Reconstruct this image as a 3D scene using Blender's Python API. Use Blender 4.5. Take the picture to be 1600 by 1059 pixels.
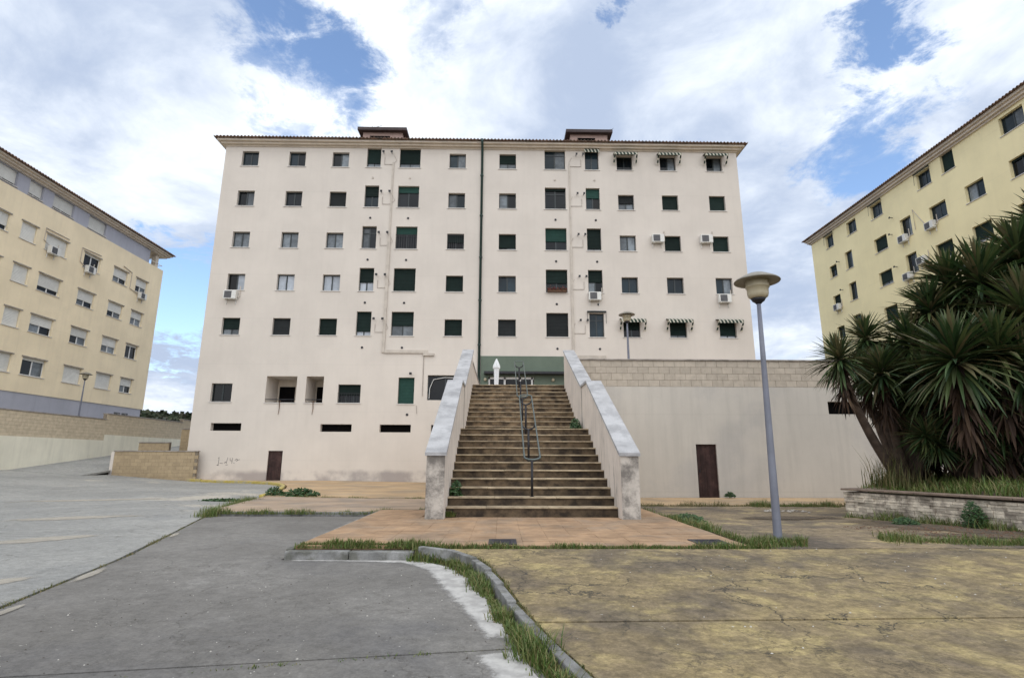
import bpy, bmesh, math, random
import numpy as np
from mathutils import Vector, Matrix
R = math.radians
random.seed(7); np.random.seed(7)
for o in list(bpy.data.objects): bpy.data.objects.remove(o)
scn = bpy.context.scene
COL = scn.collection

# ------------------------------------------------------------------ camera
EYE = 1.35
cam_d = bpy.data.cameras.new('camera'); cam = bpy.data.objects.new('camera', cam_d); COL.objects.link(cam)
cam_d.sensor_width = 36; cam_d.lens = 36*851.6/1600; cam_d.clip_start = .05; cam_d.clip_end = 3000
PIT, YAW, ROL = R(12.48), R(1.045), R(-.165)
rt = Vector((math.cos(YAW), -math.sin(YAW), 0)); fw = Vector((math.sin(YAW)*math.cos(PIT), math.cos(YAW)*math.cos(PIT), math.sin(PIT))); upv = rt.cross(fw)
mw = Matrix((rt, upv, -fw)).transposed().to_4x4(); mw.translation = (0, 0, EYE)
cam.matrix_world = mw @ Matrix.Rotation(-ROL, 4, 'Z')
scn.camera = cam

# ------------------------------------------------------------------ view + sky
scn.render.engine = 'CYCLES'
scn.view_settings.view_transform = 'Standard'; scn.view_settings.look = 'None'
scn.view_settings.gamma = 1; scn.view_settings.use_curve_mapping = False
scn.view_settings.exposure = 0.75
SUN_EL, SUN_AZ = R(54), R(178)          # azimuth clockwise from +Y
wld = bpy.data.worlds.new('World'); scn.world = wld; wld.use_nodes = True
nt = wld.node_tree; nt.nodes.clear()
class NG:
    """tiny node-graph helper"""
    def __init__(s, t): s.t = t
    def n(s, typ, **k):
        nd = s.t.nodes.new(typ)
        for a, v in k.items(): setattr(nd, a, v)
        return nd
    def put(s, sock, v):
        if v is None: return
        if isinstance(v, bpy.types.NodeSocket): s.t.links.new(v, sock)
        else: sock.default_value = v
    def m(s, op, a, b=None, c=None, clamp=False):
        nd = s.n('ShaderNodeMath', operation=op, use_clamp=clamp); s.put(nd.inputs[0], a); s.put(nd.inputs[1], b); s.put(nd.inputs[2], c); return nd.outputs[0]
    def vm(s, op, a, b=None, out=0):
        nd = s.n('ShaderNodeVectorMath', operation=op); s.put(nd.inputs[0], a); s.put(nd.inputs[1], b); return nd.outputs[out]
    def noise(s, v, scale, detail=4, rough=.55, dist=0, out=0):
        nd = s.n('ShaderNodeTexNoise'); s.put(nd.inputs['Vector'], v); nd.inputs['Scale'].default_value = scale; nd.inputs['Detail'].default_value = detail
        nd.inputs['Roughness'].default_value = rough; nd.inputs['Distortion'].default_value = dist; return nd.outputs[out]
    def ramp(s, f, a, b, lo=0., hi=1.):
        nd = s.n('ShaderNodeMapRange', interpolation_type='SMOOTHSTEP'); s.put(nd.inputs[0], f); nd.inputs[1].default_value = a; nd.inputs[2].default_value = b; nd.inputs[3].default_value = lo; nd.inputs[4].default_value = hi; return nd.outputs[0]
    def mix(s, f, a, b, mode='MIX'):
        nd = s.n('ShaderNodeMix', data_type='RGBA', blend_type=mode); s.put(nd.inputs[0], f)
        for i, v in ((6, a), (7, b)):
            if isinstance(v, tuple) and len(v) == 3: v = v+(1,)
            s.put(nd.inputs[i], v)
        return nd.outputs[2]
    def sep(s, v): return s.n('ShaderNodeSeparateXYZ'), v
g = NG(nt)
dirv = g.n('ShaderNodeTexCoord').outputs['Generated']
dirn = g.vm('NORMALIZE', dirv)
sx = g.n('ShaderNodeSeparateXYZ'); g.put(sx.inputs[0], dirn)
zz = g.m('ADD', g.m('MAXIMUM', sx.outputs[2], 0.0), .22)
cx = g.n('ShaderNodeCombineXYZ'); g.put(cx.inputs[0], g.m('DIVIDE', sx.outputs[0], zz)); g.put(cx.inputs[1], g.m('DIVIDE', sx.outputs[1], zz)); cx.inputs[2].default_value = 3.3
cv = cx.outputs[0]
n1 = g.noise(cv, 1.5, 8, .56, .25)
n2 = g.noise(cv, 3.6, 9, .64, .35)
dens = g.m('ADD', g.m('MULTIPLY', n1, .62), g.m('MULTIPLY', n2, .38))
warp = g.vm('SCALE', g.vm('SUBTRACT', g.noise(cv, 3.4, 7, .66, 0, 1), (.5, .5, .5)), None); warp.node.inputs['Scale'].default_value = .22
dw = g.vm('ADD', dirn, warp)
def pix_dir(px, py):
    u, v = (px-800)/851.6, (529.5-py)/851.6
    return (fw+u*rt+v*upv).normalized()
# openings in the cloud deck: (where it stands in the sky, half-width in radians, depth)
HOLES = [(418, 60, .10, .34), (435, 105, .07, .28), (525, 135, .10, .34), (480, 120, .07, .28), (400, 188, .11, .34), (455, 195, .08, .3), (690, 45, .10, .2), (1100, 60, .06, .14), (1345, 100, .075, .34), (1360, 225, .11, .36), (1290, 240, .06, .22),
         (285, 460, .11, .38), (250, 520, .06, .25), (935, -5, .05, .3), (1072, 205, .04, .2), (1210, 240, .05, .16), (300, 590, .03, .1)]
hole = None
rag = g.m('MULTIPLY', g.m('SUBTRACT', g.noise(cv, 7.5, 8, .68, .4), .47), .26)
for px, py, w, dpt in HOLES:
    d = pix_dir(px, py)
    dist = g.m('ADD', g.vm('DISTANCE', dw, tuple(d), 1), rag)
    k = g.ramp(dist, w*1.35, w*.1, 0, dpt*.95)
    hole = k if hole is None else g.m('MAXIMUM', hole, k)
cover = g.ramp(g.m('SUBTRACT', dens, hole), .20, .45)
shade = g.noise(cv, 1.05, 6, .55, .2)
shade2 = g.ramp(g.m('ADD', g.m('MULTIPLY', shade, .7), g.m('MULTIPLY', n2, .3)), .435, .67)
cloud = g.mix(shade2, (.31, .37, .485), (.72, .755, .79))
sky = g.n('ShaderNodeTexSky', sky_type='NISHITA', sun_disc=False, sun_elevation=SUN_EL, sun_rotation=SUN_AZ, air_density=1.0, dust_density=.6, ozone_density=2.0)
blue = g.vm('SCALE', sky.outputs[0], None); blue.node.inputs['Scale'].default_value = .15
skyc = g.mix(cover, blue, cloud)
bg = g.n('ShaderNodeBackground'); g.put(bg.inputs[0], skyc); bg.inputs[1].default_value = 1.0
g.put(g.n('ShaderNodeOutputWorld').inputs[0], bg.outputs[0])

# ------------------------------------------------------------------ sun (behind thin cloud)
sd = bpy.data.lights.new('sun', 'SUN'); sd.energy = 1.5; sd.angle = R(110); sd.color = (1, .955, .89)
sun = bpy.data.objects.new('sun', sd); COL.objects.link(sun)
sdir = Vector((math.sin(SUN_AZ)*math.cos(SUN_EL), math.cos(SUN_AZ)*math.cos(SUN_EL), math.sin(SUN_EL)))
sun.rotation_euler = (-sdir).to_track_quat('-Z', 'Y').to_euler()

# ================================================================== helpers
def tag(o, label=None, cat=None, group=None, kind=None):
    if label: o['label'] = label
    if cat: o['category'] = cat
    if group: o['group'] = group
    if kind: o['kind'] = kind
    return o
def link(name, data, parent=None, loc=None, rz=None):
    o = bpy.data.objects.new(name, data); COL.objects.link(o)
    if parent: o.parent = parent
    if loc is not None: o.location = loc
    if rz is not None: o.rotation_euler = (0, 0, rz)
    return o
def empty(name, loc=(0, 0, 0), rz=0, **k):
    o = link(name, None, None, loc, rz); o.empty_display_size = .2
    return tag(o, **k)
def kids(o): return [c for c in COL.objects if c.parent == o]
def copy_tree(o, parent=None):
    c = o.copy(); COL.objects.link(c); c.parent = parent
    for ch in list(o.children): copy_tree(ch, c)
    return c
class MB:
    def __init__(s): s.v = []; s.f = []; s.mi = []; s.cur = 0
    def quad(s, *p):
        b = len(s.v); s.v += [tuple(q) for q in p]; s.f.append(tuple(range(b, b+len(p)))); s.mi.append(s.cur); return s
    def box(s, x0, x1, y0, y1, z0, z1):
        b = len(s.v)
        s.v += [(x0, y0, z0), (x1, y0, z0), (x1, y1, z0), (x0, y1, z0), (x0, y0, z1), (x1, y0, z1), (x1, y1, z1), (x0, y1, z1)]
        for f in ((0, 3, 2, 1), (4, 5, 6, 7), (0, 1, 5, 4), (1, 2, 6, 5), (2, 3, 7, 6), (3, 0, 4, 7)): s.f.append(tuple(b+i for i in f)); s.mi.append(s.cur)
        return s
    def prism_x(s, poly, x0, x1):      # poly of (y,z), counter-clockwise seen from +x
        b = len(s.v); n = len(poly)
        s.v += [(x0, y, z) for y, z in poly]+[(x1, y, z) for y, z in poly]
        s.f.append(tuple(b+i for i in reversed(range(n)))); s.f.append(tuple(b+n+i for i in range(n))); s.mi += [s.cur]*2
        for i in range(n): j = (i+1) % n; s.f.append((b+i, b+j, b+n+j, b+n+i)); s.mi.append(s.cur)
        return s
    def prism_z(s, poly, z0, z1):
        b = len(s.v); n = len(poly)
        s.v += [(x, y, z0) for x, y in poly]+[(x, y, z1) for x, y in poly]
        s.f.append(tuple(b+i for i in reversed(range(n)))); s.f.append(tuple(b+n+i for i in range(n))); s.mi += [s.cur]*2
        for i in range(n): j = (i+1) % n; s.f.append((b+i, b+j, b+n+j, b+n+i)); s.mi.append(s.cur)
        return s
    def tube(s, path, r, n=8, closed=False, cap=True):
        P = [Vector(p) for p in path]; N = len(P); b = len(s.v); rr = r if isinstance(r, (list, tuple)) else [r]*N
        up = None
        for i in range(N):
            if closed: t = (P[(i+1) % N]-P[i-1]).normalized()
            else: t = (P[min(i+1, N-1)]-P[max(i-1, 0)]).normalized()
            if up is None: up = Vector((0, 0, 1)) if abs(t.z) < .9 else Vector((1, 0, 0))
            a = t.cross(up).normalized(); u2 = a.cross(t).normalized(); up = u2
            for k in range(n):
                q = 2*math.pi*k/n; s.v.append(tuple(P[i]+rr[i]*(math.cos(q)*a+math.sin(q)*u2)))
        for i in range(N if closed else N-1):
            j = (i+1) % N
            for k in range(n): l = (k+1) % n; s.f.append((b+i*n+k, b+i*n+l, b+j*n+l, b+j*n+k)); s.mi.append(s.cur)
        if cap and not closed:
            s.f.append(tuple(b+k for k in reversed(range(n)))); s.f.append(tuple(b+(N-1)*n+k for k in range(n))); s.mi += [s.cur]*2
        return s
    def lathe(s, prof, n=24, c=(0, 0, 0)):
        b = len(s.v)
        for r, z in prof:
            for k in range(n): q = 2*math.pi*k/n; s.v.append((c[0]+r*math.cos(q), c[1]+r*math.sin(q), c[2]+z))
        for i in range(len(prof)-1):
            for k in range(n): l = (k+1) % n; s.f.append((b+i*n+k, b+i*n+l, b+(i+1)*n+l, b+(i+1)*n+k)); s.mi.append(s.cur)
        s.f.append(tuple(b+k for k in reversed(range(n)))); s.f.append(tuple(b+(len(prof)-1)*n+k for k in range(n))); s.mi += [s.cur]*2
        return s
    def mesh(s, name, mats, smooth=False):
        me = bpy.data.meshes.new(name); me.from_pydata(s.v, [], s.f)
        if not isinstance(mats, (list, tuple)): mats = [mats]
        for m in mats: me.materials.append(m)
        if len(mats) > 1: me.polygons.foreach_set('material_index', s.mi)
        if smooth: me.polygons.foreach_set('use_smooth', [True]*len(me.polygons))
        me.update(); return me
    def build(s, name, mats, parent=None, smooth=False, bevel=0, loc=None, rz=None):
        o = link(name, s.mesh(name, mats, smooth), parent, loc, rz)
        if bevel: add_bevel(o, bevel)
        if smooth == 'auto': pass
        return o
def add_bevel(o, w, seg=2):
    b = o.modifiers.new('bevel', 'BEVEL'); b.width = w; b.segments = seg; b.limit_method = 'ANGLE'; b.angle_limit = R(35)

# ------------------------------------------------------------------ materials
MATS = {}
def M(name, col, rough=.8, var=.12, scale=2., col2=None, mixscale=1.2, mixlo=.45, mixhi=.62, bump=0., bscale=60., streak=0., metal=0., objvar=0., spec=.4, extra=None, grain=0.):
    if name in MATS: return MATS[name]
    m = bpy.data.materials.new(name); m.use_nodes = True; t = m.node_tree; h = NG(t); bs = t.nodes['Principled BSDF']
    pos = h.n('ShaderNodeNewGeometry').outputs['Position']
    c = h.mix(0., tuple(col), tuple(col))
    if col2: c = h.mix(h.ramp(h.noise(pos, mixscale, 6, .6, .2), mixlo, mixhi), tuple(col), tuple(col2))
    if var:
        f = h.ramp(h.noise(pos, scale, 6, .62), .28, .72, 1-var, 1+var); c = vscale(h, c, f)
    if grain:
        f = h.ramp(h.noise(pos, 55, 3, .7), .3, .7, 1-grain, 1+grain); c = vscale(h, c, f)
    if streak:
        mp = h.n('ShaderNodeMapping'); h.put(mp.inputs[0], pos); mp.inputs['Scale'].default_value = (2.2, 2.2, .16)
        f = h.ramp(h.noise(mp.outputs[0], 1.5, 6, .65), .42, .75, 1, 1-streak); c = vscale(h, c, f)
    if objvar:
        rnd = h.n('ShaderNodeObjectInfo').outputs['Random']; c = vscale(h, c, h.ramp(rnd, 0, 1, 1-objvar, 1+objvar))
    if extra: c = extra(h, pos, c, bs)
    h.put(bs.inputs['Base Color'], c); bs.inputs['Roughness'].default_value = rough; bs.inputs['Metallic'].default_value = metal
    bs.inputs['Specular IOR Level'].default_value = spec
    if bump:
        b = h.n('ShaderNodeBump'); b.inputs['Strength'].default_value = bump; b.inputs['Distance'].default_value = .01
        h.put(b.inputs['Height'], h.noise(pos, bscale, 5, .65)); h.put(bs.inputs['Normal'], b.outputs[0])
    MATS[name] = m; return m
def vscale(h, c, f):
    nd = h.n('ShaderNodeVectorMath', operation='SCALE'); h.put(nd.inputs[0], c); h.put(nd.inputs['Scale'], f); return nd.outputs[0]
def xyz(h, pos):
    s = h.n('ShaderNodeSeparateXYZ'); h.put(s.inputs[0], pos); return s.outputs

def facade_extra(seam0, damp):
    def ex(h, pos, c, bs):
        x, y, z = xyz(h, pos)
        # pour / trowel lines once a storey
        fr = h.m('FRACT', h.m('DIVIDE', h.m('ADD', z, seam0+100*2.945), 2.945))
        ln = h.ramp(h.m('ABSOLUTE', h.m('SUBTRACT', fr, .5)), .0, .012, .955, 1.)
        c = vscale(h, c, ln)
        if damp:
            top = h.m('ADD', .42, h.m('MULTIPLY', h.noise(pos, .9, 5, .6), .55))
            f = h.ramp(h.m('SUBTRACT', top, z), -.12, .22)
            gaps = h.ramp(h.noise(pos, .55, 4, .6), .34, .56)
            c = h.mix(h.m('MULTIPLY', h.m('MULTIPLY', f, gaps), .62), c, (.21, .185, .19))
        return c
    return ex
m_cream = M('cream_render', (.625, .572, .512), .9, .05, .35, streak=.03, bump=.2, bscale=35, extra=facade_extra(.2, True), grain=.02)
m_beige = M('beige_render', (.84, .715, .50), .9, .07, .4, streak=.06, bump=.25, bscale=35, extra=facade_extra(.0, False), grain=.02)
m_yellow = M('yellow_render', (.85, .75, .455), .9, .05, .4, streak=.03, bump=.25, bscale=35, extra=facade_extra(.4, False), grain=.02)
m_greyr = M('grey_render', (.40, .405, .455), .9, .06, .5, streak=.08, bump=.2, bscale=35)
m_cornice = M('cornice_render', (.66, .58, .48), .85, .08, .8, streak=.12)
m_tile = M('clay_roof_tile', (.20, .125, .09), .85, .3, 3., col2=(.10, .075, .06), mixscale=2.5)
m_lowwall = M('terrace_render', (.52, .485, .43), .9, .06, .35, col2=(.445, .42, .385), mixscale=.25, streak=.10, bump=.25, bscale=35, extra=facade_extra(1.3, False), grain=.02)
m_block = M('cream_block', (.44, .385, .315), .9, .10, 4., bump=.5, bscale=50, objvar=.06, grain=.05)
m_mortar = M('block_mortar', (.22, .185, .14), .95, .15, 3.)
m_yblock = M('ochre_block', (.385, .30, .19), .9, .10, 4., bump=.5, bscale=50, objvar=.07, grain=.05)
m_stain_cap = M('weathered_coping', (.30, .27, .24), .9, .3, 2.5, bump=.4)
m_greenshop = M('green_paint', (.12, .155, .118), .75, .08, 1., streak=.06)
m_pipe = M('green_downpipe', (.025, .055, .05), .4, .15, 2.)
m_conduit = M('beige_conduit', (.50, .45, .39), .7, .12, 2.)
m_cable = M('cable_beige', (.34, .30, .26), .7, .1)
m_frame = M('dark_aluminium', (.022, .030, .032), .35, .1, 4.)
m_wframe = M('white_pvc', (.72, .72, .70), .4, .05, 4.)
m_sill = M('stone_sill', (.60, .58, .55), .7, .12, 5.)
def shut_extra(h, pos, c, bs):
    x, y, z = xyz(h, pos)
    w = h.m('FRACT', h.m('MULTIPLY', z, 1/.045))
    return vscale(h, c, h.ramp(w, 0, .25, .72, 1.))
m_shut = M('green_roller_blind', (.0095, .021, .018), .55, .12, 3., objvar=.28, spec=.12, extra=shut_extra)
m_shut2 = M('bright_green_blind', (.022, .062, .050), .6, .1, 3., objvar=.15, spec=.12, extra=shut_extra)
m_shut3 = M('grey_roller_blind', (.020, .023, .024), .55, .1, 3., objvar=.12, spec=.12, extra=shut_extra)
m_wshut = M('white_roller_blind', (.66, .655, .61), .55, .06, 3., objvar=.06, extra=shut_extra)
def glass(name, col, rough=.06):
    return M(name, col, rough, .25, 1.3, objvar=.4, spec=.22)
m_glass = glass('window_glass', (.009, .012, .015))
m_glassd = glass('dark_window_glass', (.004, .005, .006))
m_glassb = glass('blue_window_glass', (.018, .032, .042))
m_curt = M('curtained_glass', (.15, .172, .19), .12, .3, 2.5, objvar=.4, spec=.25)
m_curtrefl = M('bright_curtain_reflection_glass', (.40, .44, .49), .1, .15, 2.5, objvar=.15, spec=.3)  # bright panes: curtains, and reflections painted into the base colour
m_dark = M('dark_interior', (.007, .0065, .0065), .98, .1, spec=.0)  # near-black colour standing in for the unlit depth of openings
m_iron = M('black_iron', (.014, .014, .018), .5, .2, 6.)
m_rail = M('galvanised_rail', (.115, .14, .135), .42, .2, 6., metal=.55)
m_lamppole = M('grey_lamp_pole', (.165, .175, .215), .5, .12, 3.)
m_lamphat = M('lamp_hat', (.22, .205, .17), .5, .15, 6.)
m_lampdif = M('lamp_diffuser', (.46, .41, .29), .35, .1, 6., streak=.2)
m_acw = M('aircon_casing', (.66, .655, .62), .5, .06, 5.)
m_acd = M('aircon_grille', (.10, .10, .105), .5, .1, 5.)
m_door = M('brown_metal_door', (.040, .021, .019), .6, .35, 3., col2=(.065, .036, .031), streak=.45, spec=.25)
m_rust = M('rusty_steel', (.11, .06, .035), .85, .3, 5.)
def awn_extra(h, pos, c, bs):
    tc = h.n('ShaderNodeTexCoord').outputs['Object']; x, y, z = xyz(h, tc)
    f = h.m('GREATER_THAN', h.m('FRACT', h.m('MULTIPLY', h.m('ADD', h.m('ADD', x, 4), h.m('MULTIPLY', z, .35)), 1/.235)), .60)
    return h.mix(f, (.022, .040, .030), (.50, .48, .40))
m_awn = M('striped_awning', (.1, .1, .1), .85, 0, extra=awn_extra)
def awns_extra(h, pos, c, bs):
    tc = h.n('ShaderNodeTexCoord').outputs['Object']; x, y, z = xyz(h, tc)
    f = h.m('GREATER_THAN', h.m('FRACT', h.m('MULTIPLY', h.m('ADD', z, 4), 1/.26)), .60)
    return h.mix(f, (.022, .040, .030), (.58, .56, .47))
m_awns = M('striped_awning_side', (.1, .1, .1), .85, 0, extra=awns_extra)
m_granite = M('granite_coping', (.39, .39, .395), .75, .14, 1.6, col2=(.30, .30, .305), mixscale=2.2, bump=.3, grain=.10)
def wallstain(h, pos, c, bs):
    x, y, z = xyz(h, pos)
    mp = h.n('ShaderNodeMapping'); h.put(mp.inputs[0], pos); mp.inputs['Scale'].default_value = (3.2, 3.2, .55)
    s = h.ramp(h.noise(mp.outputs[0], 1.6, 7, .68), .52, .70)
    near = h.ramp(y, 16.0, 11.6, .12, .85)
    return h.mix(h.m('MULTIPLY', s, near), c, (.16, .145, .125))
m_stwall = M('stair_wall_render', (.68, .61, .54), .92, .08, 1.2, streak=.12, bump=.4, bscale=30, extra=wallstain, grain=.03)
def pillarstain(h, pos, c, bs):
    s = h.ramp(h.noise(pos, 2.1, 7, .7), .36, .60)
    return h.mix(h.m('MULTIPLY', s, .85), c, (.115, .105, .095))
m_pillar = M('stained_pillar_render', (.50, .46, .41), .92, .1, 2., bump=.4, extra=pillarstain, grain=.04)
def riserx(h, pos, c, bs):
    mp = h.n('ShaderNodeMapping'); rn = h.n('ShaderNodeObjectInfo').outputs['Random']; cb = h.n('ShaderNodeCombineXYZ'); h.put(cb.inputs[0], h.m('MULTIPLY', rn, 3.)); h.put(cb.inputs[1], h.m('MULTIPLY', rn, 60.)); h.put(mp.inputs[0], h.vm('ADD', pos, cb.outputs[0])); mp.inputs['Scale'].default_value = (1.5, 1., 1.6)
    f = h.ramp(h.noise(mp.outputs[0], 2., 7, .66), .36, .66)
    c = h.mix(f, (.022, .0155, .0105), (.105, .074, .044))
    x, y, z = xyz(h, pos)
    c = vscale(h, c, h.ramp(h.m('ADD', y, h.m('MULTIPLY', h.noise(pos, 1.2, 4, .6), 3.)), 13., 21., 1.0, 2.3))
    mid_gain = h.ramp(h.m('ABSOLUTE', h.m('SUBTRACT', x, .25)), 2.0, .4, .72, 1.18)  # risers paler in the middle, darker towards both side walls
    return vscale(h, c, mid_gain)
m_riser = M('stained_riser', (.2, .15, .1), .9, .22, 7., bump=.4, extra=riserx, grain=.08)
m_tread = M('stone_tread', (.36, .29, .195), .85, .25, 3., col2=(.22, .175, .12), mixscale=2.5, objvar=.10, bump=.3, grain=.08)
m_kerb = M('concrete_kerb', (.20, .20, .195), .9, .3, 5., col2=(.12, .12, .105), mixscale=4., bump=.5, objvar=.10, grain=.10)
m_kerby = M('yellow_painted_kerb', (.46, .37, .10), .85, .25, 3., col2=(.30, .27, .18), mixscale=3., bump=.4)
m_ptile = M('terracotta_paving_tile', (.335, .218, .128), .9, .28, 2.2, col2=(.25, .178, .118), mixscale=1.1, objvar=.05, bump=.35, grain=.06)
m_pink = M('pinkish_paving', (.33, .25, .18), .92, .2, .9, col2=(.26, .21, .165), mixscale=.7, bump=.4, grain=.08)
m_orange = M('orange_paving', (.41, .29, .17), .92, .18, .6, col2=(.33, .25, .165), mixscale=.4, bump=.4, grain=.06)
m_soil = M('dark_soil', (.085, .065, .045), .97, .35, 1.6, bump=1., bscale=25, grain=.2)
m_iplate = M('dark_drain_plate', (.030, .028, .036), .6, .2, 8.)
m_white = M('white_canvas', (.72, .73, .74), .85, .06, 3.)
m_pinkr = M('pink_render', (.40, .29, .25), .9, .12, 1.5)
m_slab = M('dark_roof_slab', (.07, .055, .055), .9, .2, 2.)
def concrete(name, a, b, patch, cracks=.5, dark=None, sc=.35, mott=.2, fine=0.):
    def ex(h, pos, c, bs):
        mp = h.n('ShaderNodeMapping'); h.put(mp.inputs[0], pos); mp.inputs['Scale'].default_value = (1, 1, .01); p = mp.outputs[0]
        f = h.ramp(h.noise(p, sc, 8, .62, .35), .40, .62)
        c = h.mix(f, a, b)
        if patch:
            col, lo, hi, s2, amt = patch
            f2 = h.ramp(h.noise(p, s2, 7, .68, .5), lo, hi); f2 = h.m('MULTIPLY', f2, h.ramp(h.noise(p, 7, 4, .7), .3, .55, .35, 1.)); c = h.mix(h.m('MULTIPLY', f2, amt), c, col)
        if dark:
            col, lo, hi, s2, amt = dark
            f3 = h.ramp(h.noise(h.vm('ADD', p, (31., 7., 0.)), s2, 7, .62, .4), lo, hi); c = h.mix(h.m('MULTIPLY', f3, amt), c, col)
        gr = h.ramp(h.noise(p, 38, 4, .75), .25, .75, .80, 1.2); c = vscale(h, c, gr)
        gr2 = h.ramp(h.noise(p, 5.5, 7, .75, .4), .3, .7, 1-mott*.75, 1+mott*.75); c = vscale(h, c, gr2)
        fl = h.ramp(h.noise(p, 21, 2, .5), .735, .76); c = h.mix(h.m('MULTIPLY', fl, .55), c, (.55, .54, .50))
        g3 = h.ramp(h.noise(h.vm('ADD', p, (2., 5., 0.)), 13, 5, .75), .28, .72, 1-mott*.6, 1+mott*.6); c = vscale(h, c, g3)
        fd = h.ramp(h.noise(h.vm('ADD', p, (9., 3., 0.)), 16, 2, .5), .72, .76); c = h.mix(h.m('MULTIPLY', fd, .6), c, (.06, .055, .05))
        hgt = h.noise(p, 45, 5, .7)
        if cracks:
            wv = h.vm('SCALE', h.vm('SUBTRACT', h.noise(p, 2.2, 5, .65, 0, 1), (.5, .5, .5)), None); wv.node.inputs['Scale'].default_value = .75
            vn = h.n('ShaderNodeTexVoronoi', feature='DISTANCE_TO_EDGE'); h.put(vn.inputs['Vector'], h.vm('ADD', p, wv)); vn.inputs['Scale'].default_value = .85
            msk = h.ramp(h.noise(p, .45, 4, .6), .40, .54)
            ck = h.m('MULTIPLY', h.ramp(vn.outputs['Distance'], .014, .002), msk)
            c = h.mix(h.m('MULTIPLY', ck, cracks), c, (.05, .045, .035)); hgt = h.m('SUBTRACT', hgt, h.m('MULTIPLY', ck, 1.2))
        if fine:
            wv2 = h.vm('SCALE', h.vm('SUBTRACT', h.noise(p, 5., 5, .7, 0, 1), (.5, .5, .5)), None); wv2.node.inputs['Scale'].default_value = .35
            vn2 = h.n('ShaderNodeTexVoronoi', feature='DISTANCE_TO_EDGE'); h.put(vn2.inputs['Vector'], h.vm('ADD', p, wv2)); vn2.inputs['Scale'].default_value = 2.6
            ck2 = h.m('MULTIPLY', h.ramp(vn2.outputs['Distance'], .022, .003), h.ramp(h.noise(h.vm('ADD', p, (4., 9., 0.)), .6, 4, .6), .47, .60))
            c = h.mix(h.m('MULTIPLY', ck2, fine*.8), c, (.07, .058, .04)); hgt = h.m('SUBTRACT', hgt, h.m('MULTIPLY', ck2, .6))
        bp = h.n('ShaderNodeBump'); bp.inputs['Strength'].default_value = .5; bp.inputs['Distance'].default_value = .012; h.put(bp.inputs['Height'], hgt); h.put(bs.inputs['Normal'], bp.outputs[0])
        return c
    return M(name, a, .9, 0, extra=ex)
m_road = concrete('dark_grey_concrete', (.138, .131, .120), (.185, .177, .163), ((.30, .29, .27), .58, .75, .5, .55), .25, ((.105, .103, .105), .52, .70, .33, .7))
m_lot = concrete('light_grey_concrete', (.235, .235, .222), (.29, .288, .27), ((.44, .40, .33), .545, .63, .16, .8), .35, ((.20, .205, .205), .52, .72, .5, .5), sc=.25)
m_yconc = concrete('yellow_stained_concrete', (.18, .14, .082), (.235, .182, .095), ((.38, .305, .135), .44, .66, 1.7, .7), .95, ((.098, .080, .062), .46, .64, .8, .75), sc=.9, mott=.42, fine=.8)
m_brconc = concrete('brown_stained_concrete', (.18, .14, .092), (.24, .185, .11), ((.40, .32, .15), .53, .66, 1.1, .8), .6, ((.095, .078, .06), .45, .62, .5, .9), sc=.6, mott=.4)
m_cement = M('spilt_cement', (.50, .49, .47), .95, .15, 2., col2=(.40, .39, .37), mixscale=3., bump=.6, grain=.12)
def leaf_mat(name, cols, rough=.5, trans=.25):
    m = bpy.data.materials.new(name); m.use_nodes = True; t = m.node_tree; h = NG(t); bs = t.nodes['Principled BSDF']
    gm = h.n('ShaderNodeNewGeometry'); rnd = gm.outputs['Random Per Island']
    cr = h.n('ShaderNodeValToRGB'); h.put(cr.inputs[0], rnd); el = cr.color_ramp.elements
    for i, c in enumerate(cols):
        e = el[i] if i < 2 else el.new(i/(len(cols)-1))
        e.position = i/(len(cols)-1); e.color = tuple(c)+(1,)
    h.put(bs.inputs['Base Color'], cr.outputs[0]); bs.inputs['Roughness'].default_value = rough; bs.inputs['Specular IOR Level'].default_value = .35
    tr = h.n('ShaderNodeBsdfTranslucent'); h.put(tr.inputs[0], cr.outputs[0]); mx = h.n('ShaderNodeMixShader'); mx.inputs[0].default_value = trans
    h.put(mx.inputs[1], bs.outputs[0]); h.put(mx.inputs[2], tr.outputs[0]); h.put(t.nodes['Material Output'].inputs[0], mx.outputs[0])
    return m
m_grass = leaf_mat('weed_grass', [(.05, .095, .02), (.10, .165, .035), (.13, .19, .045), (.20, .20, .07), (.06, .11, .025), (.27, .215, .10), (.07, .12, .03)])
m_grassdry = leaf_mat('dry_grass', [(.05, .09, .025), (.16, .15, .06), (.24, .19, .09), (.09, .12, .035)])
m_yucca = leaf_mat('yucca_leaf', [(.016, .038, .014), (.032, .066, .020), (.050, .088, .027), (.11, .13, .045), (.022, .048, .018), (.14, .115, .055), (.028, .058, .02)], .5, .12)
m_dead = leaf_mat('dead_yucca_leaf', [(.045, .026, .017), (.075, .043, .025), (.028, .018, .014), (.11, .07, .04)], .8, .15)
m_bark = M('yucca_bark', (.085, .06, .045), .95, .35, 6., bump=1., bscale=18)
m_weed = leaf_mat('broad_weed_leaf', [(.02, .055, .022), (.04, .09, .03), (.06, .11, .035)], .5, .2)

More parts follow.
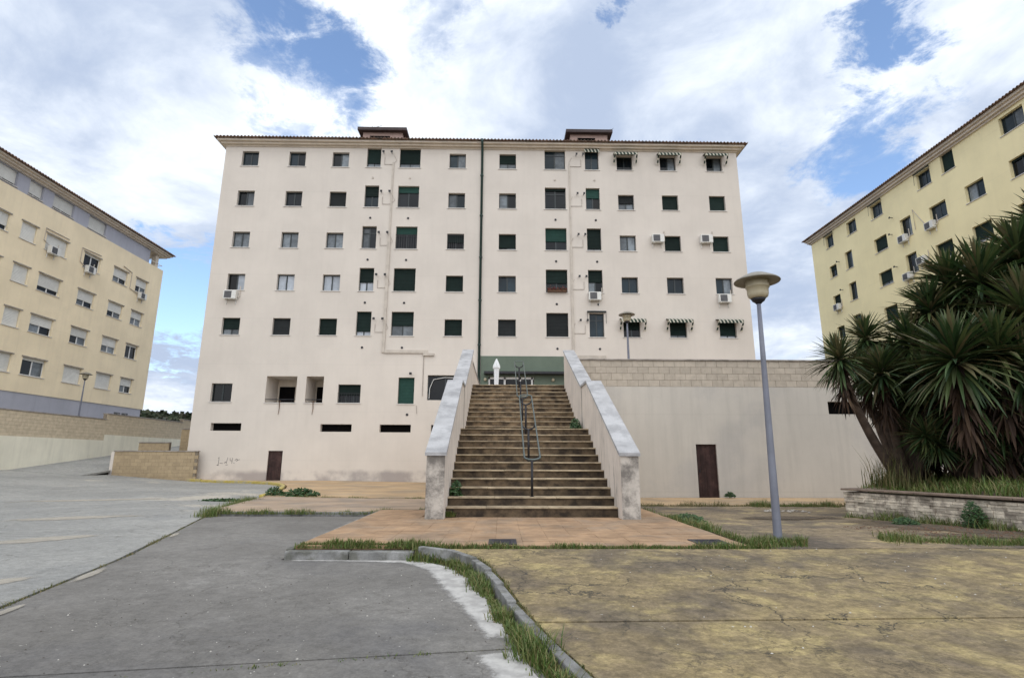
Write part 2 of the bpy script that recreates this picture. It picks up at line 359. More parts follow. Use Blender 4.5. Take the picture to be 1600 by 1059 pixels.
# ================================================================== ground
def sp(v): return math.log1p(math.exp(-abs(v)*3))/3+max(v, 0)
def ss(t): t = min(max(t, 0), 1); return t*t*(3-2*t)
def gz(x, y):
    return .075*sp(-x-17.2)*ss((y-10)/12)-.10*ss((y-12)/9)*ss((x+11)/8)
def yz(x, y): return .03+.112*ss((y-4.2)/3.9) if y < 8.5 else .142-.16*ss((y-9)/8.)
def sheet(name, poly, zoff, mat, step=1.5, skirt=.06, kind='structure', parent=None, zf=gz):
    bm = bmesh.new(); vs = [bm.verts.new((x, y, 0)) for x, y in poly]; bm.faces.new(vs); bm.normal_update()
    xs = [p[0] for p in poly]; ys = [p[1] for p in poly]
    for ax, lo, hi in ((0, min(xs), max(xs)), (1, min(ys), max(ys))):
        t = math.ceil(lo/step)*step
        while t < hi:
            if t > lo+1e-3:
                co = [0, 0, 0]; no = [0, 0, 0]; co[ax] = t; no[ax] = 1
                bmesh.ops.bisect_plane(bm, geom=bm.verts[:]+bm.edges[:]+bm.faces[:], plane_co=co, plane_no=no, dist=1e-5)
            t += step
    for v in bm.verts: v.co.z = zf(v.co.x, v.co.y)+zoff
    bm.normal_update()
    for f in bm.faces:
        if f.normal.z < 0: f.normal_flip()
    if skirt:
        be = [e for e in bm.edges if e.is_boundary]
        r = bmesh.ops.extrude_edge_only(bm, edges=be)
        for v in r['geom']:
            if isinstance(v, bmesh.types.BMVert): v.co.z -= skirt
    me = bpy.data.meshes.new(name); bm.to_mesh(me); bm.free(); me.materials.append(mat)
    o = link(name, me, parent)
    if kind: o['kind'] = kind
    return o
# base earth sheet to the horizon
def lines(fine, coarse): return sorted(set([round(t, 3) for t in fine]+coarse))
gx = lines(list(np.arange(-40, 40.1, 2.)), [-1500, -600, -250, -120, -70, -50, 50, 70, 120, 250, 600, 1500])
gy = lines(list(np.arange(-6, 60.1, 2.)), [-1500, -600, -250, -100, -40, -15, 75, 100, 160, 300, 700, 1500])
mb = MB(); nx = len(gx)
for y in gy:
    for x in gx: mb.v.append((x, y, gz(max(x, -40), min(y, 60))-.045))
for j in range(len(gy)-1):
    for i in range(nx-1): mb.f.append((j*nx+i, j*nx+i+1, (j+1)*nx+i+1, (j+1)*nx+i)); mb.mi.append(0)
mb.build('ground', m_soil)['kind'] = 'structure'

JX = [(-2.9, -4), (-3.9, 2.), (-4.64, 5.56), (-5.33, 8.38), (-6.35, 11.5), (-7.4, 14.68), (-8.0, 17.6), (-8.45, 20.2)]
# kerb curve (road side edge), from the stair pad towards the camera
KC = [(-1.15, 8.02), (-.80, 7.86), (-.50, 7.50), (-.27, 6.95), (-.08, 6.2), (.10, 5.2), (.30, 4.36), (.46, 3.77), (.72, 2.8), (1.0, 1.6), (1.35, 0), (1.9, -2.5), (2.2, -4)]
gap = .035
# dark road: cut in slabs at the cross joint
roadL = [(x+gap, y) for x, y in JX[:6]]
def interp(path, y):
    for (x0, y0), (x1, y1) in zip(path, path[1:]):
        if min(y0, y1) <= y <= max(y0, y1): return x0+(x1-x0)*(y-y0)/(y1-y0)
    return path[-1][0]
jy0, jy1 = 3.72, 4.40     # joint runs from left (near) to right
KCr = [(x-.10, y) for x, y in KC]
far_poly = [(interp(JX, jy0)+gap, jy0+.012)]+[p for p in roadL if p[1] > jy0]+[(-7.0, 14.0), (-3.02, 14.0), (-3.02, 8.02)]+[p for p in KCr if p[1] > jy1]+[(interp(KCr, jy1), jy1+.012)]
near_poly = [(interp(JX, jy0)+gap, jy0-.012)]+[(interp(KCr, jy1), jy1-.012)]+[p for p in KCr if p[1] < jy1]+[p for p in roadL if p[1] < jy0][::1]
sheet('road', far_poly, 0, m_road); sheet('road', near_poly, 0, m_road)
# pale lot on the left
lotR = [(x-gap*.3, y) for x, y in JX]
yk = [(-8.45, 20.2), (-8.95, 22.6), (-9.6, 24.9), (-10.3, 27.0), (-11.3, 29.2), (-12.7, 31.0), (-14.4, 32.2), (-16.2, 32.9), (-18.3, 33.25)]
slab_cuts = [(-4, 10.3), (10.3, 16.6), (16.6, 23.5), (23.5, 31.0)]
def lot_right(y): return interp(lotR, y) if y <= 20.2 else interp([(x-.12, yy) for x, yy in yk], y)
for a, b in slab_cuts:
    tilt = lambda x: (x+6)*(-.07)
    pr = [y for y in np.linspace(a, b, 7)]
    poly = [(lot_right(y), y+(.012 if i == 0 else -.012 if i == 6 else 0)) for i, y in enumerate(pr)]
    poly += [(-26.9, b-.012), (-26.9, a+.012)]
    sheet('parking_lot', poly, .004, m_lot)
sheet('parking_lot', [(lot_right(31.01), 31.01), (-13.9, 32.0), (-16.2, 32.7), (-18.3, 33.08), (-22.9, 33.1), (-22.9, 31.01)], .004, m_lot)
# ramp up to the back street, between long wall and low block wall
def ramp_z(x, y): return gz(x, 31)+max(0, y-31.0)*.105
sheet('ramp', [(-22.95, 31.03), (-22.95, 33.2), (-22.95, 48), (-26.95, 48), (-26.95, 31.03)], .004, m_lot, zf=ramp_z, skirt=.1)
# paving behind the road, left of the stairs
sheet('pavement', [(-7.25, 14.16), (-3.0, 14.16), (-1.6, 14.16), (-1.6, 20.2), (-8.35, 20.2), (-8.0, 18.), (-7.6, 15.8)], .09, m_pink, skirt=.12)
sheet('pavement', [(-8.4, 20.32), (-1.6, 20.32), (-1.6, 33.98), (-18.3, 33.98), (-18.3, 33.4), (-16.2, 33.05), (-14.3, 32.35), (-12.6, 31.15), (-11.2, 29.3), (-10.2, 27.1), (-9.45, 24.95), (-8.85, 22.6)], .10, m_orange, skirt=.12)
# right of the kerb: stained concrete
KCy = [(x+.13, y) for x, y in KC]
jya = 5.02
yfar = [(interp(KCy, 4.9), 4.92)]+[p for p in reversed(KCy) if 4.95 < p[1]]+[(-.9, 8.02), (16, 8.02), (16, 5.3)]
sheet('concrete_yard', [(x, y) for x, y in yfar], .0, m_yconc, zf=yz, step=.8)
ynear = [(interp(KCy, 4.88), 4.88), (16, 5.26), (16, -4)]+[p for p in reversed(KCy) if p[1] < 4.8]
sheet('concrete_yard', ynear, .0, m_yconc, zf=yz, step=.8)
sheet('concrete_yard', [(3.70, 8.08), (16, 8.08), (16, 12), (30, 17.2), (3.70, 17.2)], .0, m_brconc, zf=yz)
sheet('pavement', [(2.9, 17.5), (30, 17.5), (30, 21.48), (2.9, 21.48)], .06, m_orange, skirt=.1)
sheet('pavement', [(2.88, 14.6), (3.66, 14.6), (3.66, 17.45), (2.88, 17.45)], .04, m_pink, skirt=.1)
# spilt cement beside the kerb: thin film whose ragged rim breaks up into the road
m_cem = bpy.data.materials.new('cement_film'); m_cem.use_nodes = True
h = NG(m_cem.node_tree); bs_ = m_cem.node_tree.nodes['Principled BSDF']
pos_ = h.n('ShaderNodeNewGeometry').outputs['Position']
h.put(bs_.inputs['Base Color'], h.mix(h.ramp(h.noise(pos_, 6, 6, .65), .35, .65), (.36, .35, .335), (.52, .51, .485))); bs_.inputs['Roughness'].default_value = .95
at_ = h.n('ShaderNodeAttribute', attribute_name='rim').outputs['Fac']
nz_ = h.m('ADD', h.m('MULTIPLY', h.noise(pos_, 5, 7, .7), .75), h.m('MULTIPLY', h.noise(pos_, 30, 4, .7), .35))
al_ = h.ramp(h.m('SUBTRACT', h.m('ADD', nz_, .42), at_), .0, .38, 0, .88)
tr_ = h.n('ShaderNodeBsdfTransparent'); mx_ = h.n('ShaderNodeMixShader'); h.put(mx_.inputs[0], al_); h.put(mx_.inputs[1], tr_.outputs[0]); h.put(mx_.inputs[2], bs_.outputs[0])
h.put(m_cem.node_tree.nodes['Material Output'].inputs[0], mx_.outputs[0])
def film(path, wid):
    P = [Vector(p) for p in path]; L = []
    for a, b in zip(P, P[1:]):
        n = max(2, int((b-a).length/.08)); L += [a.lerp(b, i/n) for i in range(n)]
    L.append(P[-1]); V = []; F = []; rim = []; K = 8
    for i, p in enumerate(L):
        t = (L[min(i+3, len(L)-1)]-L[max(i-3, 0)]).normalized(); nn = Vector((t.y, -t.x)); s_ = i/(len(L)-1); w_ = wid(s_)
        for k in range(K+1):
            u = k/K; q = p+nn*(w_*u-.03); V.append((q.x, q.y, gz(q.x, q.y)+.005)); rim.append(max(u**1.3*1.25, 1.3*(abs(s_-.5)*2)**9, .55*max(0, .18-u)/.18))
    for i in range(len(L)-1):
        for k in range(K): a = i*(K+1)+k; F.append((a, a+1, a+K+2, a+K+1))
    me = bpy.data.meshes.new('cement_spill'); me.from_pydata(V, [], F); at = me.attributes.new('rim', 'FLOAT', 'POINT'); at.data.foreach_set('value', rim); me.materials.append(m_cem); me.update()
    link('cement_spill', me)['kind'] = 'structure'
film([(-3.0, 7.97), (-2.2, 7.97), (-1.25, 7.94), (-.98, 7.76), (-.66, 7.42), (-.42, 6.9), (-.23, 6.18), (-.06, 5.25), (.06, 4.5)], lambda s: .12+.14*s+.50*max(0, math.sin(min(1, s*1.05)*3.0))**2*min(1, s*1.2))
film([(.10, 4.36), (.18, 3.95), (.32, 3.4), (.55, 2.6)], lambda s: .42-.08*s)

# dark soil washed out before the planter, thinning towards its rim
m_wash = bpy.data.materials.new('washed_soil'); m_wash.use_nodes = True
h = NG(m_wash.node_tree); bs_ = m_wash.node_tree.nodes['Principled BSDF']; pos_ = h.n('ShaderNodeNewGeometry').outputs['Position']
h.put(bs_.inputs['Base Color'], h.mix(h.ramp(h.noise(pos_, 3.5, 7, .7), .3, .7), (.045, .035, .026), (.15, .11, .07))); bs_.inputs['Roughness'].default_value = .97
bp_ = h.n('ShaderNodeBump'); bp_.inputs['Strength'].default_value = .9; bp_.inputs['Distance'].default_value = .02; h.put(bp_.inputs['Height'], h.noise(pos_, 22, 5, .7)); h.put(bs_.inputs['Normal'], bp_.outputs[0])
at_ = h.n('ShaderNodeAttribute', attribute_name='rim').outputs['Fac']
al_ = h.ramp(h.m('SUBTRACT', h.m('ADD', h.m('MULTIPLY', h.noise(pos_, 1.6, 8, .7, .4), 1.1), .28), at_), .0, .42, 0, .95)
tr_ = h.n('ShaderNodeBsdfTransparent'); mx_ = h.n('ShaderNodeMixShader'); h.put(mx_.inputs[0], al_); h.put(mx_.inputs[1], tr_.outputs[0]); h.put(mx_.inputs[2], bs_.outputs[0]); h.put(m_wash.node_tree.nodes['Material Output'].inputs[0], mx_.outputs[0])
def wash(cx_, cy_, rx_, ry_, rot, zo, zf=yz, mat=m_wash, name='soil_wash'):
    V = []; F = []; rim = []; NR_, NA = 12, 40
    for i in range(NR_+1):
        for k in range(NA):
            u = i/NR_; t = 2*math.pi*k/NA; a, b = rx_*u*math.cos(t), ry_*u*math.sin(t)
            X_, Y_ = cx_+a*math.cos(rot)-b*math.sin(rot), cy_+a*math.sin(rot)+b*math.cos(rot)
            V.append((X_, Y_, zf(X_, Y_)+zo)); rim.append(u*1.25)
    for i in range(NR_):
        for k in range(NA): l = (k+1) % NA; F.append((i*NA+k, i*NA+l, (i+1)*NA+l, (i+1)*NA+k))
    me = bpy.data.meshes.new(name); me.from_pydata(V, [], F); at = me.attributes.new('rim', 'FLOAT', 'POINT'); at.data.foreach_set('value', rim); me.materials.append(mat); me.update(); link(name, me)['kind'] = 'structure'
wash(8.4, 10.6, 3.1, 1.7, R(-62), .006); wash(8.4, 9.3, 2.6, .55, R(-6), .010); wash(6.6, 12.9, 2.2, 1.0, R(10), .014)
# pale worn patches on the lot
m_worn = m_wash.copy(); m_worn.name = 'worn_pale_concrete'
for nd in m_worn.node_tree.nodes:
    if nd.type == 'MIX': nd.inputs[6].default_value = (.34, .315, .265, 1); nd.inputs[7].default_value = (.47, .43, .36, 1)
    if nd.type == 'MAP_RANGE' and abs(nd.inputs[4].default_value-.95) < .01: nd.inputs[4].default_value = .75
for a_ in ((-9.9, 13.4, 2.4, .75, .5), (-7.8, 9.9, 1.5, .6, .75), (-13.6, 19.0, 3.6, .8, .35), (-5.6, 6.6, .7, .3, 1.0), (-4.87, 7.0, .75, .12, R(104)), (-5.9, 10.5, .6, .10, R(108)), (-4.45, 5.4, .5, .09, R(100))): wash(a_[0], a_[1], a_[2], a_[3], a_[4], .010, gz, m_worn, 'worn_patch')

# ---- kerbs: one stone each
def kerb_run(root, path, L, w, z0, z1, mat, bev=.015, zf=gz):
    P = [Vector(p) for p in path]; seg = [(b-a).length for a, b in zip(P, P[1:])]; T = sum(seg)
    def pt(s):
        for i, l in enumerate(seg):
            if s <= l+1e-6: return P[i].lerp(P[i+1], max(0, min(1, s/l)))
            s -= l
        return P[-1]
    n = max(1, round(T/L))
    for i in range(n):
        a, b = pt(T*i/n), pt(T*(i+1)/n); d = (b-a); ln = d.length; d.normalize(); c = (a+b)/2
        zz = zf(c.x, c.y)
        m = MB().box(-ln/2+.004, ln/2-.004, -w/2, w/2, z0-.25, z1)
        o = m.build('kerb_stone', mat, root, loc=(c.x, c.y, zz+random.uniform(-.004, .004)), rz=math.atan2(d.y, d.x)+random.uniform(-.004, .004)); add_bevel(o, bev)
kr = empty('kerb', kind='structure')
kerb_run(kr, [(x+.03, y) for x, y in KC[:12]], .62, .085, 0, .040, m_kerb, .010, yz)
kr2 = empty('kerb', kind='structure'); kerb_run(kr2, [(-2.97, 8.05), (-1.2, 8.03)], .9, .15, 0, .115, m_kerb)
kerb_run(kr2, [(-2.96, 8.16), (-2.96, 14.0)], .98, .11, 0, .13, m_kerb)
kr3 = empty('kerb', kind='structure'); kerb_run(kr3, [(-7.2, 14.08), (-3.05, 14.08)], .98, .12, 0, .10, m_kerb)
kr4 = empty('kerb', kind='structure'); kerb_run(kr4, [(x-.04, y) for x, y in yk], .9, .17, 0, .14, m_kerby, .03)

# ---- paved pad at the foot of the stairs: one tile each
pad = empty('paving', (0, 0, 0), kind='structure')
tw, td = .40, .40
tm = MB().box(-tw/2+.0015, tw/2-.0015, -td/2+.0015, td/2-.0015, -.05, 0).mesh('paving_tile', m_ptile)
xs = np.arange(-2.88+tw/2, 3.62, tw); ys_ = np.arange(8.16+td/2, 14.45, td)
for y in ys_:
    for x in xs:
        if -1.5 < x < 2.8 and y > 12.1: continue
        if y > 13.95 and x < 0: continue
        o = link('paving_tile', tm, pad, (x, y, .168+random.uniform(-.0025, .0025))); o.rotation_euler = (random.uniform(-.003, .003), random.uniform(-.003, .003), 0)
MB().box(-2.9, 3.64, 8.14, 14.5, -.2, .1145).build('paving_bed', m_soil, pad)
for (x0, x1, y0, y1, lab) in ((-.16, .21, 8.24, 8.72, 'dark metal drain cover in the paving, left of the stair axis'), (2.86, 3.30, 8.24, 8.70, 'dark metal drain cover at the right end of the paved pad')):
    dc = empty('drain_cover', ((x0+x1)/2, (y0+y1)/2, .172), label=lab, cat='drain cover', group='drain covers in the paving')
    w, d = x1-x0, y1-y0
    fr = MB()
    for a in (-1, 1): fr.box(a*w/2-.02, a*w/2+.02, -d/2-.02, d/2+.02, -.02, .006); fr.box(-w/2+.02, w/2-.02, a*d/2-.02, a*d/2+.02, -.02, .006)
    fr.build('frame', m_iplate, dc)
    MB().box(-w/2+.022, w/2-.022, -d/2+.022, d/2-.022, -.02, .002).build('plate', m_iplate, dc)
    for k in range(5): yy = -d/2+.08+k*(d-.16)/4; MB().box(-w/2+.06, w/2-.06, yy-.008, yy+.008, .002, .007).build('rib', m_iplate, dc)

# ================================================================== staircase
ST0, ST1, NR, RH, TR = -1.17, 2.48, 22, .1847, .372
SB = .19
def step_y(k): return 12.0+k*TR if k < 11 else 17.72+(k-11)*TR*1.016
stair = empty('staircase', (.65, 12, SB), label='wide stained stone staircase with solid side walls climbing to the terrace', cat='staircase')
ox, oy, oz = .65, 12., SB
for k in range(NR):
    y0 = step_y(k); y1 = step_y(k+1) if k < 21 else 21.9
    if k == 10: y1 = 17.72
    z1 = SB+RH*(k+1)
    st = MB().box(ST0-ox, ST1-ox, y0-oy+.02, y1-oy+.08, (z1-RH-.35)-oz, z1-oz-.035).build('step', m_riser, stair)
    # nosing slabs
    cuts = [ST0, ST0+1.05+random.uniform(-.25, .25), ST0+2.35+random.uniform(-.25, .25), ST1]
    for a, b in zip(cuts, cuts[1:]):
        dz = random.uniform(-.002, .002); dy = random.uniform(-.006, .006)
        t = MB().box(a-ox+.002, b-ox-.002, y0-oy-.012+dy, y1-oy+.018, z1-oz-.0345+dz, z1-oz+dz).build('tread', m_tread, st); add_bevel(t, .008)
# side walls with granite coping
PROF = [(11.6, SB+1.33), (15.8, 2.27+EYE), (16.95, 2.28+EYE), (21.52, 4.32+EYE)]
for sx0, sx1, nm in ((-1.55, -1.17, 'l'), (2.48, 2.86, 'r')):
    body = MB(); ct = .075
    low = [(11.6, -.25), (21.52, -.25)]
    body.prism_x([(11.6, -.25), (15.9, -.25), (21.52, -.25)]+[(y, z-ct) for y, z in reversed(PROF)], sx0, sx1)
    w = body.build('side_wall', m_stwall, stair, loc=(-ox, -oy, -oz))
    w.data.materials.append(m_pillar)
    for p in w.data.polygons:
        if p.normal.y < -.9 and p.center.y < 11.7: p.material_index = 1
    # joint groove strip where the two wall lengths meet
    xi = sx1 if nm == 'l' else sx0
    MB().box(xi-.006, xi+.006, 16.9, 16.925, 1.9, 2.28+EYE-ct).build('joint', m_dark, w)
    for (ya, za), (yb, zb) in zip(PROF, PROF[1:]):
        n = max(1, round((yb-ya)/1.15)); fx0, fx1 = sx0-.035, sx1+.035
        for i in range(n):
            a, b = i/n, (i+1)/n; y0, y1 = ya+(yb-ya)*a, ya+(yb-ya)*b; z0, z1 = za+(zb-za)*a, za+(zb-za)*b
            if ya < 11.7 and i == 0: y0 -= .04; z0 -= .02
            c = MB().prism_x([(y0+.0015, z0-ct+.001), (y1-.0015, z1-ct+.001), (y1-.0015, z1), (y0+.0015, z0)], fx0, fx1).build('coping', m_granite, w); add_bevel(c, .006)
# handrails
def handrail(ya, yb, za, zb, nyoke, label):
    X = .68; root = empty('handrail', (X, ya, za-.9), label=label, cat='handrail', group='handrails on the stair axis')
    O = Vector((X, ya, za-.9)); hw = .175; sl = (zb-za)/(yb-ya)
    dirv = Vector((0, 1, sl)).normalized()
    A, B = Vector((X, ya, za)), Vector((X, yb, zb)); path = []
    for k in range(13): q = math.pi*k/12; path.append(B+Vector((hw*math.cos(q), 0, 0))+dirv*(.12*math.sin(q)))
    for k in range(13): q = math.pi*k/12; path.append(A+Vector((-hw*math.cos(q), 0, 0))-dirv*(.12*math.sin(q)))
    # densify straight lengths
    full = path[:13]+[path[12].lerp(path[13], t) for t in (.25, .5, .75)]+path[13:]+[path[-1].lerp(path[0], t) for t in (.25, .5, .75)]
    MB().tube([p-O for p in full], .0185, 10, closed=True).build('rail', m_rail, root, smooth=True)
    for i in range(nyoke):
        t = .04+(.90*i/(nyoke-1)); c = A.lerp(B, t)
        yk_ = MB(); arc = []
        for k in range(13): q = math.pi+math.pi*k/12; arc.append(c+Vector((hw*math.cos(q), 0, .16*math.sin(q)-.0))-O)
        yk_.tube(arc, .021, 8).build('yoke', m_iron, root, smooth=True)
        # ground under the post
        yy = c.y; kk = 0
        for k in range(NR):
            if step_y(k) <= yy+.001: kk = k+1
        zb_ = SB+RH*kk
        MB().tube([(0, c.y-O.y, zb_-O.z), (0, c.y-O.y, c.z-.16-O.z)], .029, 8).build('post', m_iron, root, smooth=True)
        MB().box(-.05, .05, c.y-O.y-.05, c.y-O.y+.05, zb_-O.z, zb_-O.z+.008).build('base_plate', m_iron, root)
handrail(12.32, 15.75, SB+RH*2+.85, SB+RH*11+.92, 3, 'grey looped handrail on black posts on the lower flight of the stairs')
handrail(18.0, 21.7, SB+RH*12.6+.9, SB+RH*22+.95, 3, 'grey looped handrail on black posts on the upper flight of the stairs')

# ================================================================== terrace and its front wall
TZ = 2.90+EYE
mb = MB().box(-1.2, 60, 21.75, 33.99, 3.75, TZ)
mb.build('terrace', m_pink)['kind'] = 'structure'
def holed_wall(x0, x1, z0, z1, holes, thick=.25, mbx=None):
    """front plane at y=0 looking to -y; holes: (xa,xb,za,zb,depth,back)"""
    m = mbx or MB()
    X = sorted(set([x0, x1]+[h[0] for h in holes]+[h[1] for h in holes])); Z = sorted(set([z0, z1]+[h[2] for h in holes]+[h[3] for h in holes]))
    X = [v for v in X if x0 <= v <= x1]; Z = [v for v in Z if z0 <= v <= z1]
    for j in range(len(Z)-1):
        run = None
        for i in range(len(X)-1):
            cx_, cz = (X[i]+X[i+1])/2, (Z[j]+Z[j+1])/2
            ins = any(h[0] < cx_ < h[1] and h[2] < cz < h[3] for h in holes)
            if not ins:
                if run is None: run = X[i]
                if i == len(X)-2: m.quad((run, 0, Z[j]), (X[i+1], 0, Z[j]), (X[i+1], 0, Z[j+1]), (run, 0, Z[j+1]))
            elif run is not None: m.quad((run, 0, Z[j]), (X[i], 0, Z[j]), (X[i], 0, Z[j+1]), (run, 0, Z[j+1])); run = None
    for h in holes:
        a, b, c, d, dep = h[:5]
        m.quad((a, 0, c), (a, 0, d), (a, dep, d), (a, dep, c)); m.quad((b, 0, d), (b, 0, c), (b, dep, c), (b, dep, d))
        m.quad((a, 0, d), (b, 0, d), (b, dep, d), (a, dep, d)); m.quad((b, 0, c), (a, 0, c), (a, dep, c), (b, dep, c))
        if len(h) > 5 and h[5]: m.quad((a, dep, c), (b, dep, c), (b, dep, d), (a, dep, d))
    return m
def metal_door(parent, x0, x1, z0, z1, y, name='door'):
    w, h = x1-x0, z1-z0
    d = MB().box(x0+.03, x1-.03, y, y+.05, z0, z1-.03).build(name, m_door, parent)
    f = MB().box(x0, x0+.035, y-.03, y+.05, z0, z1).box(x1-.035, x1, y-.03, y+.05, z0, z1).box(x0+.035, x1-.035, y-.03, y+.05, z1-.035, z1)
    f.build('door_frame', m_door, d)
    for i in range(1, 4): xx = x0+w*i/4; MB().box(xx-.012, xx+.012, y-.012, y, z0+.08, z1-.1).build('rib', m_door, d)
    MB().box(x0+.10, x0+.13, y-.05, y-.001, z0+h*.47, z0+h*.53).build('handle', m_iron, d)
    return d
tw_ = empty('terrace_wall', (2.86, 21.5, 0), label='high pale retaining wall with block parapet right of the stairs', cat='wall')
ox_ = 2.86
holes = [(7.57-ox_, 8.37-ox_, -.3, 1.96, .16), (12.97-ox_, 14.5-ox_, 3.15, 3.65, .28)]
wl = holed_wall(0.002, 34, -.3, 4.21, holes)
wl.quad((0, .26, -.3), (0.002, 0, -.3), (.002, 0, 4.21), (0, .26, 4.21))
wl.build('wall', m_lowwall, tw_)
metal_door(tw_, 7.57-ox_, 8.37-ox_, -.07, 1.96, .11)
MB().box(12.96-ox_, 14.51-ox_, .28, 1.9, 3.14, 3.66).build('recess', m_dark, tw_)
# parapet: core, then blocks one by one
BL, BH = .425, .262
MB().box(.02, 34, .012, .24, 4.212, 5.25).build('parapet_core', m_mortar, tw_)
bmesh_blocks = [MB().box(0, BL*f-.010, -.004, .03, .005, BH-.006).mesh('block', m_block) for f in (1, .5)]
for r in range(4):
    x = .03; first = r % 2
    while x < 33:
        half = (first and x < .1); L = BL*(.5 if half else 1)
        o = link('block', bmesh_blocks[1 if half else 0], tw_, (x, random.uniform(-.004, .003), 4.212+r*BH+random.uniform(-.001, .001)))
        x += L
        if x > 26: break
nco = 21
for i in range(nco):
    a = .0+i*1.25
    c = MB().box(a+.003, a+1.247, -.06, .30, 0, .055).build('coping', m_stain_cap, tw_, loc=(0, 0, 5.2605+random.uniform(-.002, .002))); add_bevel(c, .008)
MB().box(26.3, 34, .0, .24, 4.212, 5.25).build('parapet_end', m_block, tw_)
# faint drip stains are real lime runs: thin ribbons
# left parapet of the terrace (runs back from the stair head to the building)
lp = empty('terrace_parapet', (-1.55, 21.53, 0), label='plain rendered parapet running back from the left stair wall to the building', cat='wall')
MB().box(0, .34, 0, 12.43, -.2, 5.22).build('wall', m_stwall, lp)
for i in range(10): c = MB().box(-.03, .37, i*1.243+.002, (i+1)*1.243-.002, 5.2205, 5.28).build('coping', m_granite, lp); add_bevel(c, .006)

# ================================================================== windows
CACHE = {}
def cm(key, fn):
    if key not in CACHE: CACHE[key] = fn()
    return CACHE[key]
def window(parent, x, z, w, h, fm, panes, sill=m_sill, shut=None, shutmat=None, trans=False, inset=.21, bars=0, box=None, name='window'):
    """x centre, z bottom; panes: list of pane materials left to right"""
    def frame():
        m = MB(); t = .055
        m.box(-w/2, -w/2+t, 0, .06, 0, h); m.box(w/2-t, w/2, 0, .06, 0, h)
        m.box(-w/2+t, w/2-t, 0, .06, 0, t); m.box(-w/2+t, w/2-t, 0, .06, h-t, h)
        n = len(panes)
        for i in range(1, n): xx = -w/2+w*i/n; m.box(xx-.04, xx+.04, -.006, .055, t, h-t)
        if trans: m.box(-w/2+t, w/2-t, -.008, .05, h*.70, h*.70+.06)
        return m.mesh('window', fm)
    o = link(name, cm(('fr', w, h, fm.name, len(panes), trans), frame), parent, (x, inset, z))
    n = len(panes); t = .055
    for i, pm in enumerate(panes):
        a = -w/2+w*i/n+(.04 if i else t); b = -w/2+w*(i+1)/n-(.04 if i < n-1 else t)
        def pane():
            return MB().box(a, b, .025, .035, t, h-t).mesh('pane', pm)
        p = link('pane', cm(('pn', round(a, 3), round(b, 3), h, pm.name), pane), o)
        p.rotation_euler = (random.uniform(-.012, .012), 0, random.uniform(-.010, .010))
    if sill:
        link('sill', cm(('si', w, sill.name, inset), lambda: MB().box(-w/2-.07, w/2+.07, -inset-.05, -.002, -.045, -.002).mesh('sill', sill)), o)
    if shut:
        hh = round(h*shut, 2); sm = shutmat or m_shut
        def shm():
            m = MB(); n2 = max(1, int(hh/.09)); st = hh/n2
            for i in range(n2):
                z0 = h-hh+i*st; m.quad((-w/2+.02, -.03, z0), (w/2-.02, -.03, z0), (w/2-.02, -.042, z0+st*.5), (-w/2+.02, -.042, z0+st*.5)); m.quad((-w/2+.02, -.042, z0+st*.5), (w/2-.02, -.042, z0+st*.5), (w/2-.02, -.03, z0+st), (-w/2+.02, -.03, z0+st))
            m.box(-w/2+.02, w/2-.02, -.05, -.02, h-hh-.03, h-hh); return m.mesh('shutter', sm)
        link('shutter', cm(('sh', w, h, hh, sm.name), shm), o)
    if bars:
        def brs():
            m = MB(); k = 9
            for i in range(k): xx = -w/2+w*(i+.5)/k; m.box(xx-.012, xx+.012, -inset+.02, -inset+.04, .02, h*bars)
            m.box(-w/2, w/2, -inset+.015, -inset+.045, h*bars, h*bars+.03); return m.mesh('grille', m_iron)
        link('grille', cm(('br', w, h, bars), brs), o)
    return o
G, GD, GB, C, CW = m_glass, m_glassd, m_glassb, m_curt, m_curtrefl

# ------------------------------------------------------------------ air conditioners
ac_proto = None
def aircon(loc, rz, label, dark=False, group='air conditioners on the facades', kind=0):
    r = empty('air_conditioner', loc, rz, label=label, cat='air conditioner', group=group)
    c = link('casing', cm('ac', lambda: MB().box(-.40, .40, -.36, -.06, 0, .55).mesh('casing', m_acw)), r); add_bevel(c, .02)
    def fan():
        m = MB(); n = 20
        for k in range(n):
            q0, q1 = 2*math.pi*k/n, 2*math.pi*(k+1)/n
            for (ra, rb) in ((.0, .05), (.075, .1), (.12, .145), (.165, .19), (.205, .225)):
                f = lambda r_, q: (-.10+r_*math.cos(q), -.372, .275+r_*math.sin(q))
                m.quad(f(ra, q0), f(ra, q1), f(rb, q1), f(rb, q0))
        m.box(-.33, .13, -.3645, -.361, .05, .50)
        return m.mesh('fan_grille', m_acd)
    link('fan_grille', cm('acf', fan), r)
    link('bracket', cm('acb', lambda: MB().box(-.32, -.28, -.34, 0, -.04, -.003).box(-.32, -.28, -.05, -.003, -.30, -.04).mesh('bracket', m_acw)), r)
    b = link('bracket', CACHE['acb'], r); b.location = (.6, 0, 0)
    link('pipe', cm('acp', lambda: MB().tube([(.38, -.2, .15), (.47, -.12, .15), (.5, -.04, .3), (.5, -.04, .9)], .03, 6).mesh('pipe', m_conduit)), r)
    return r
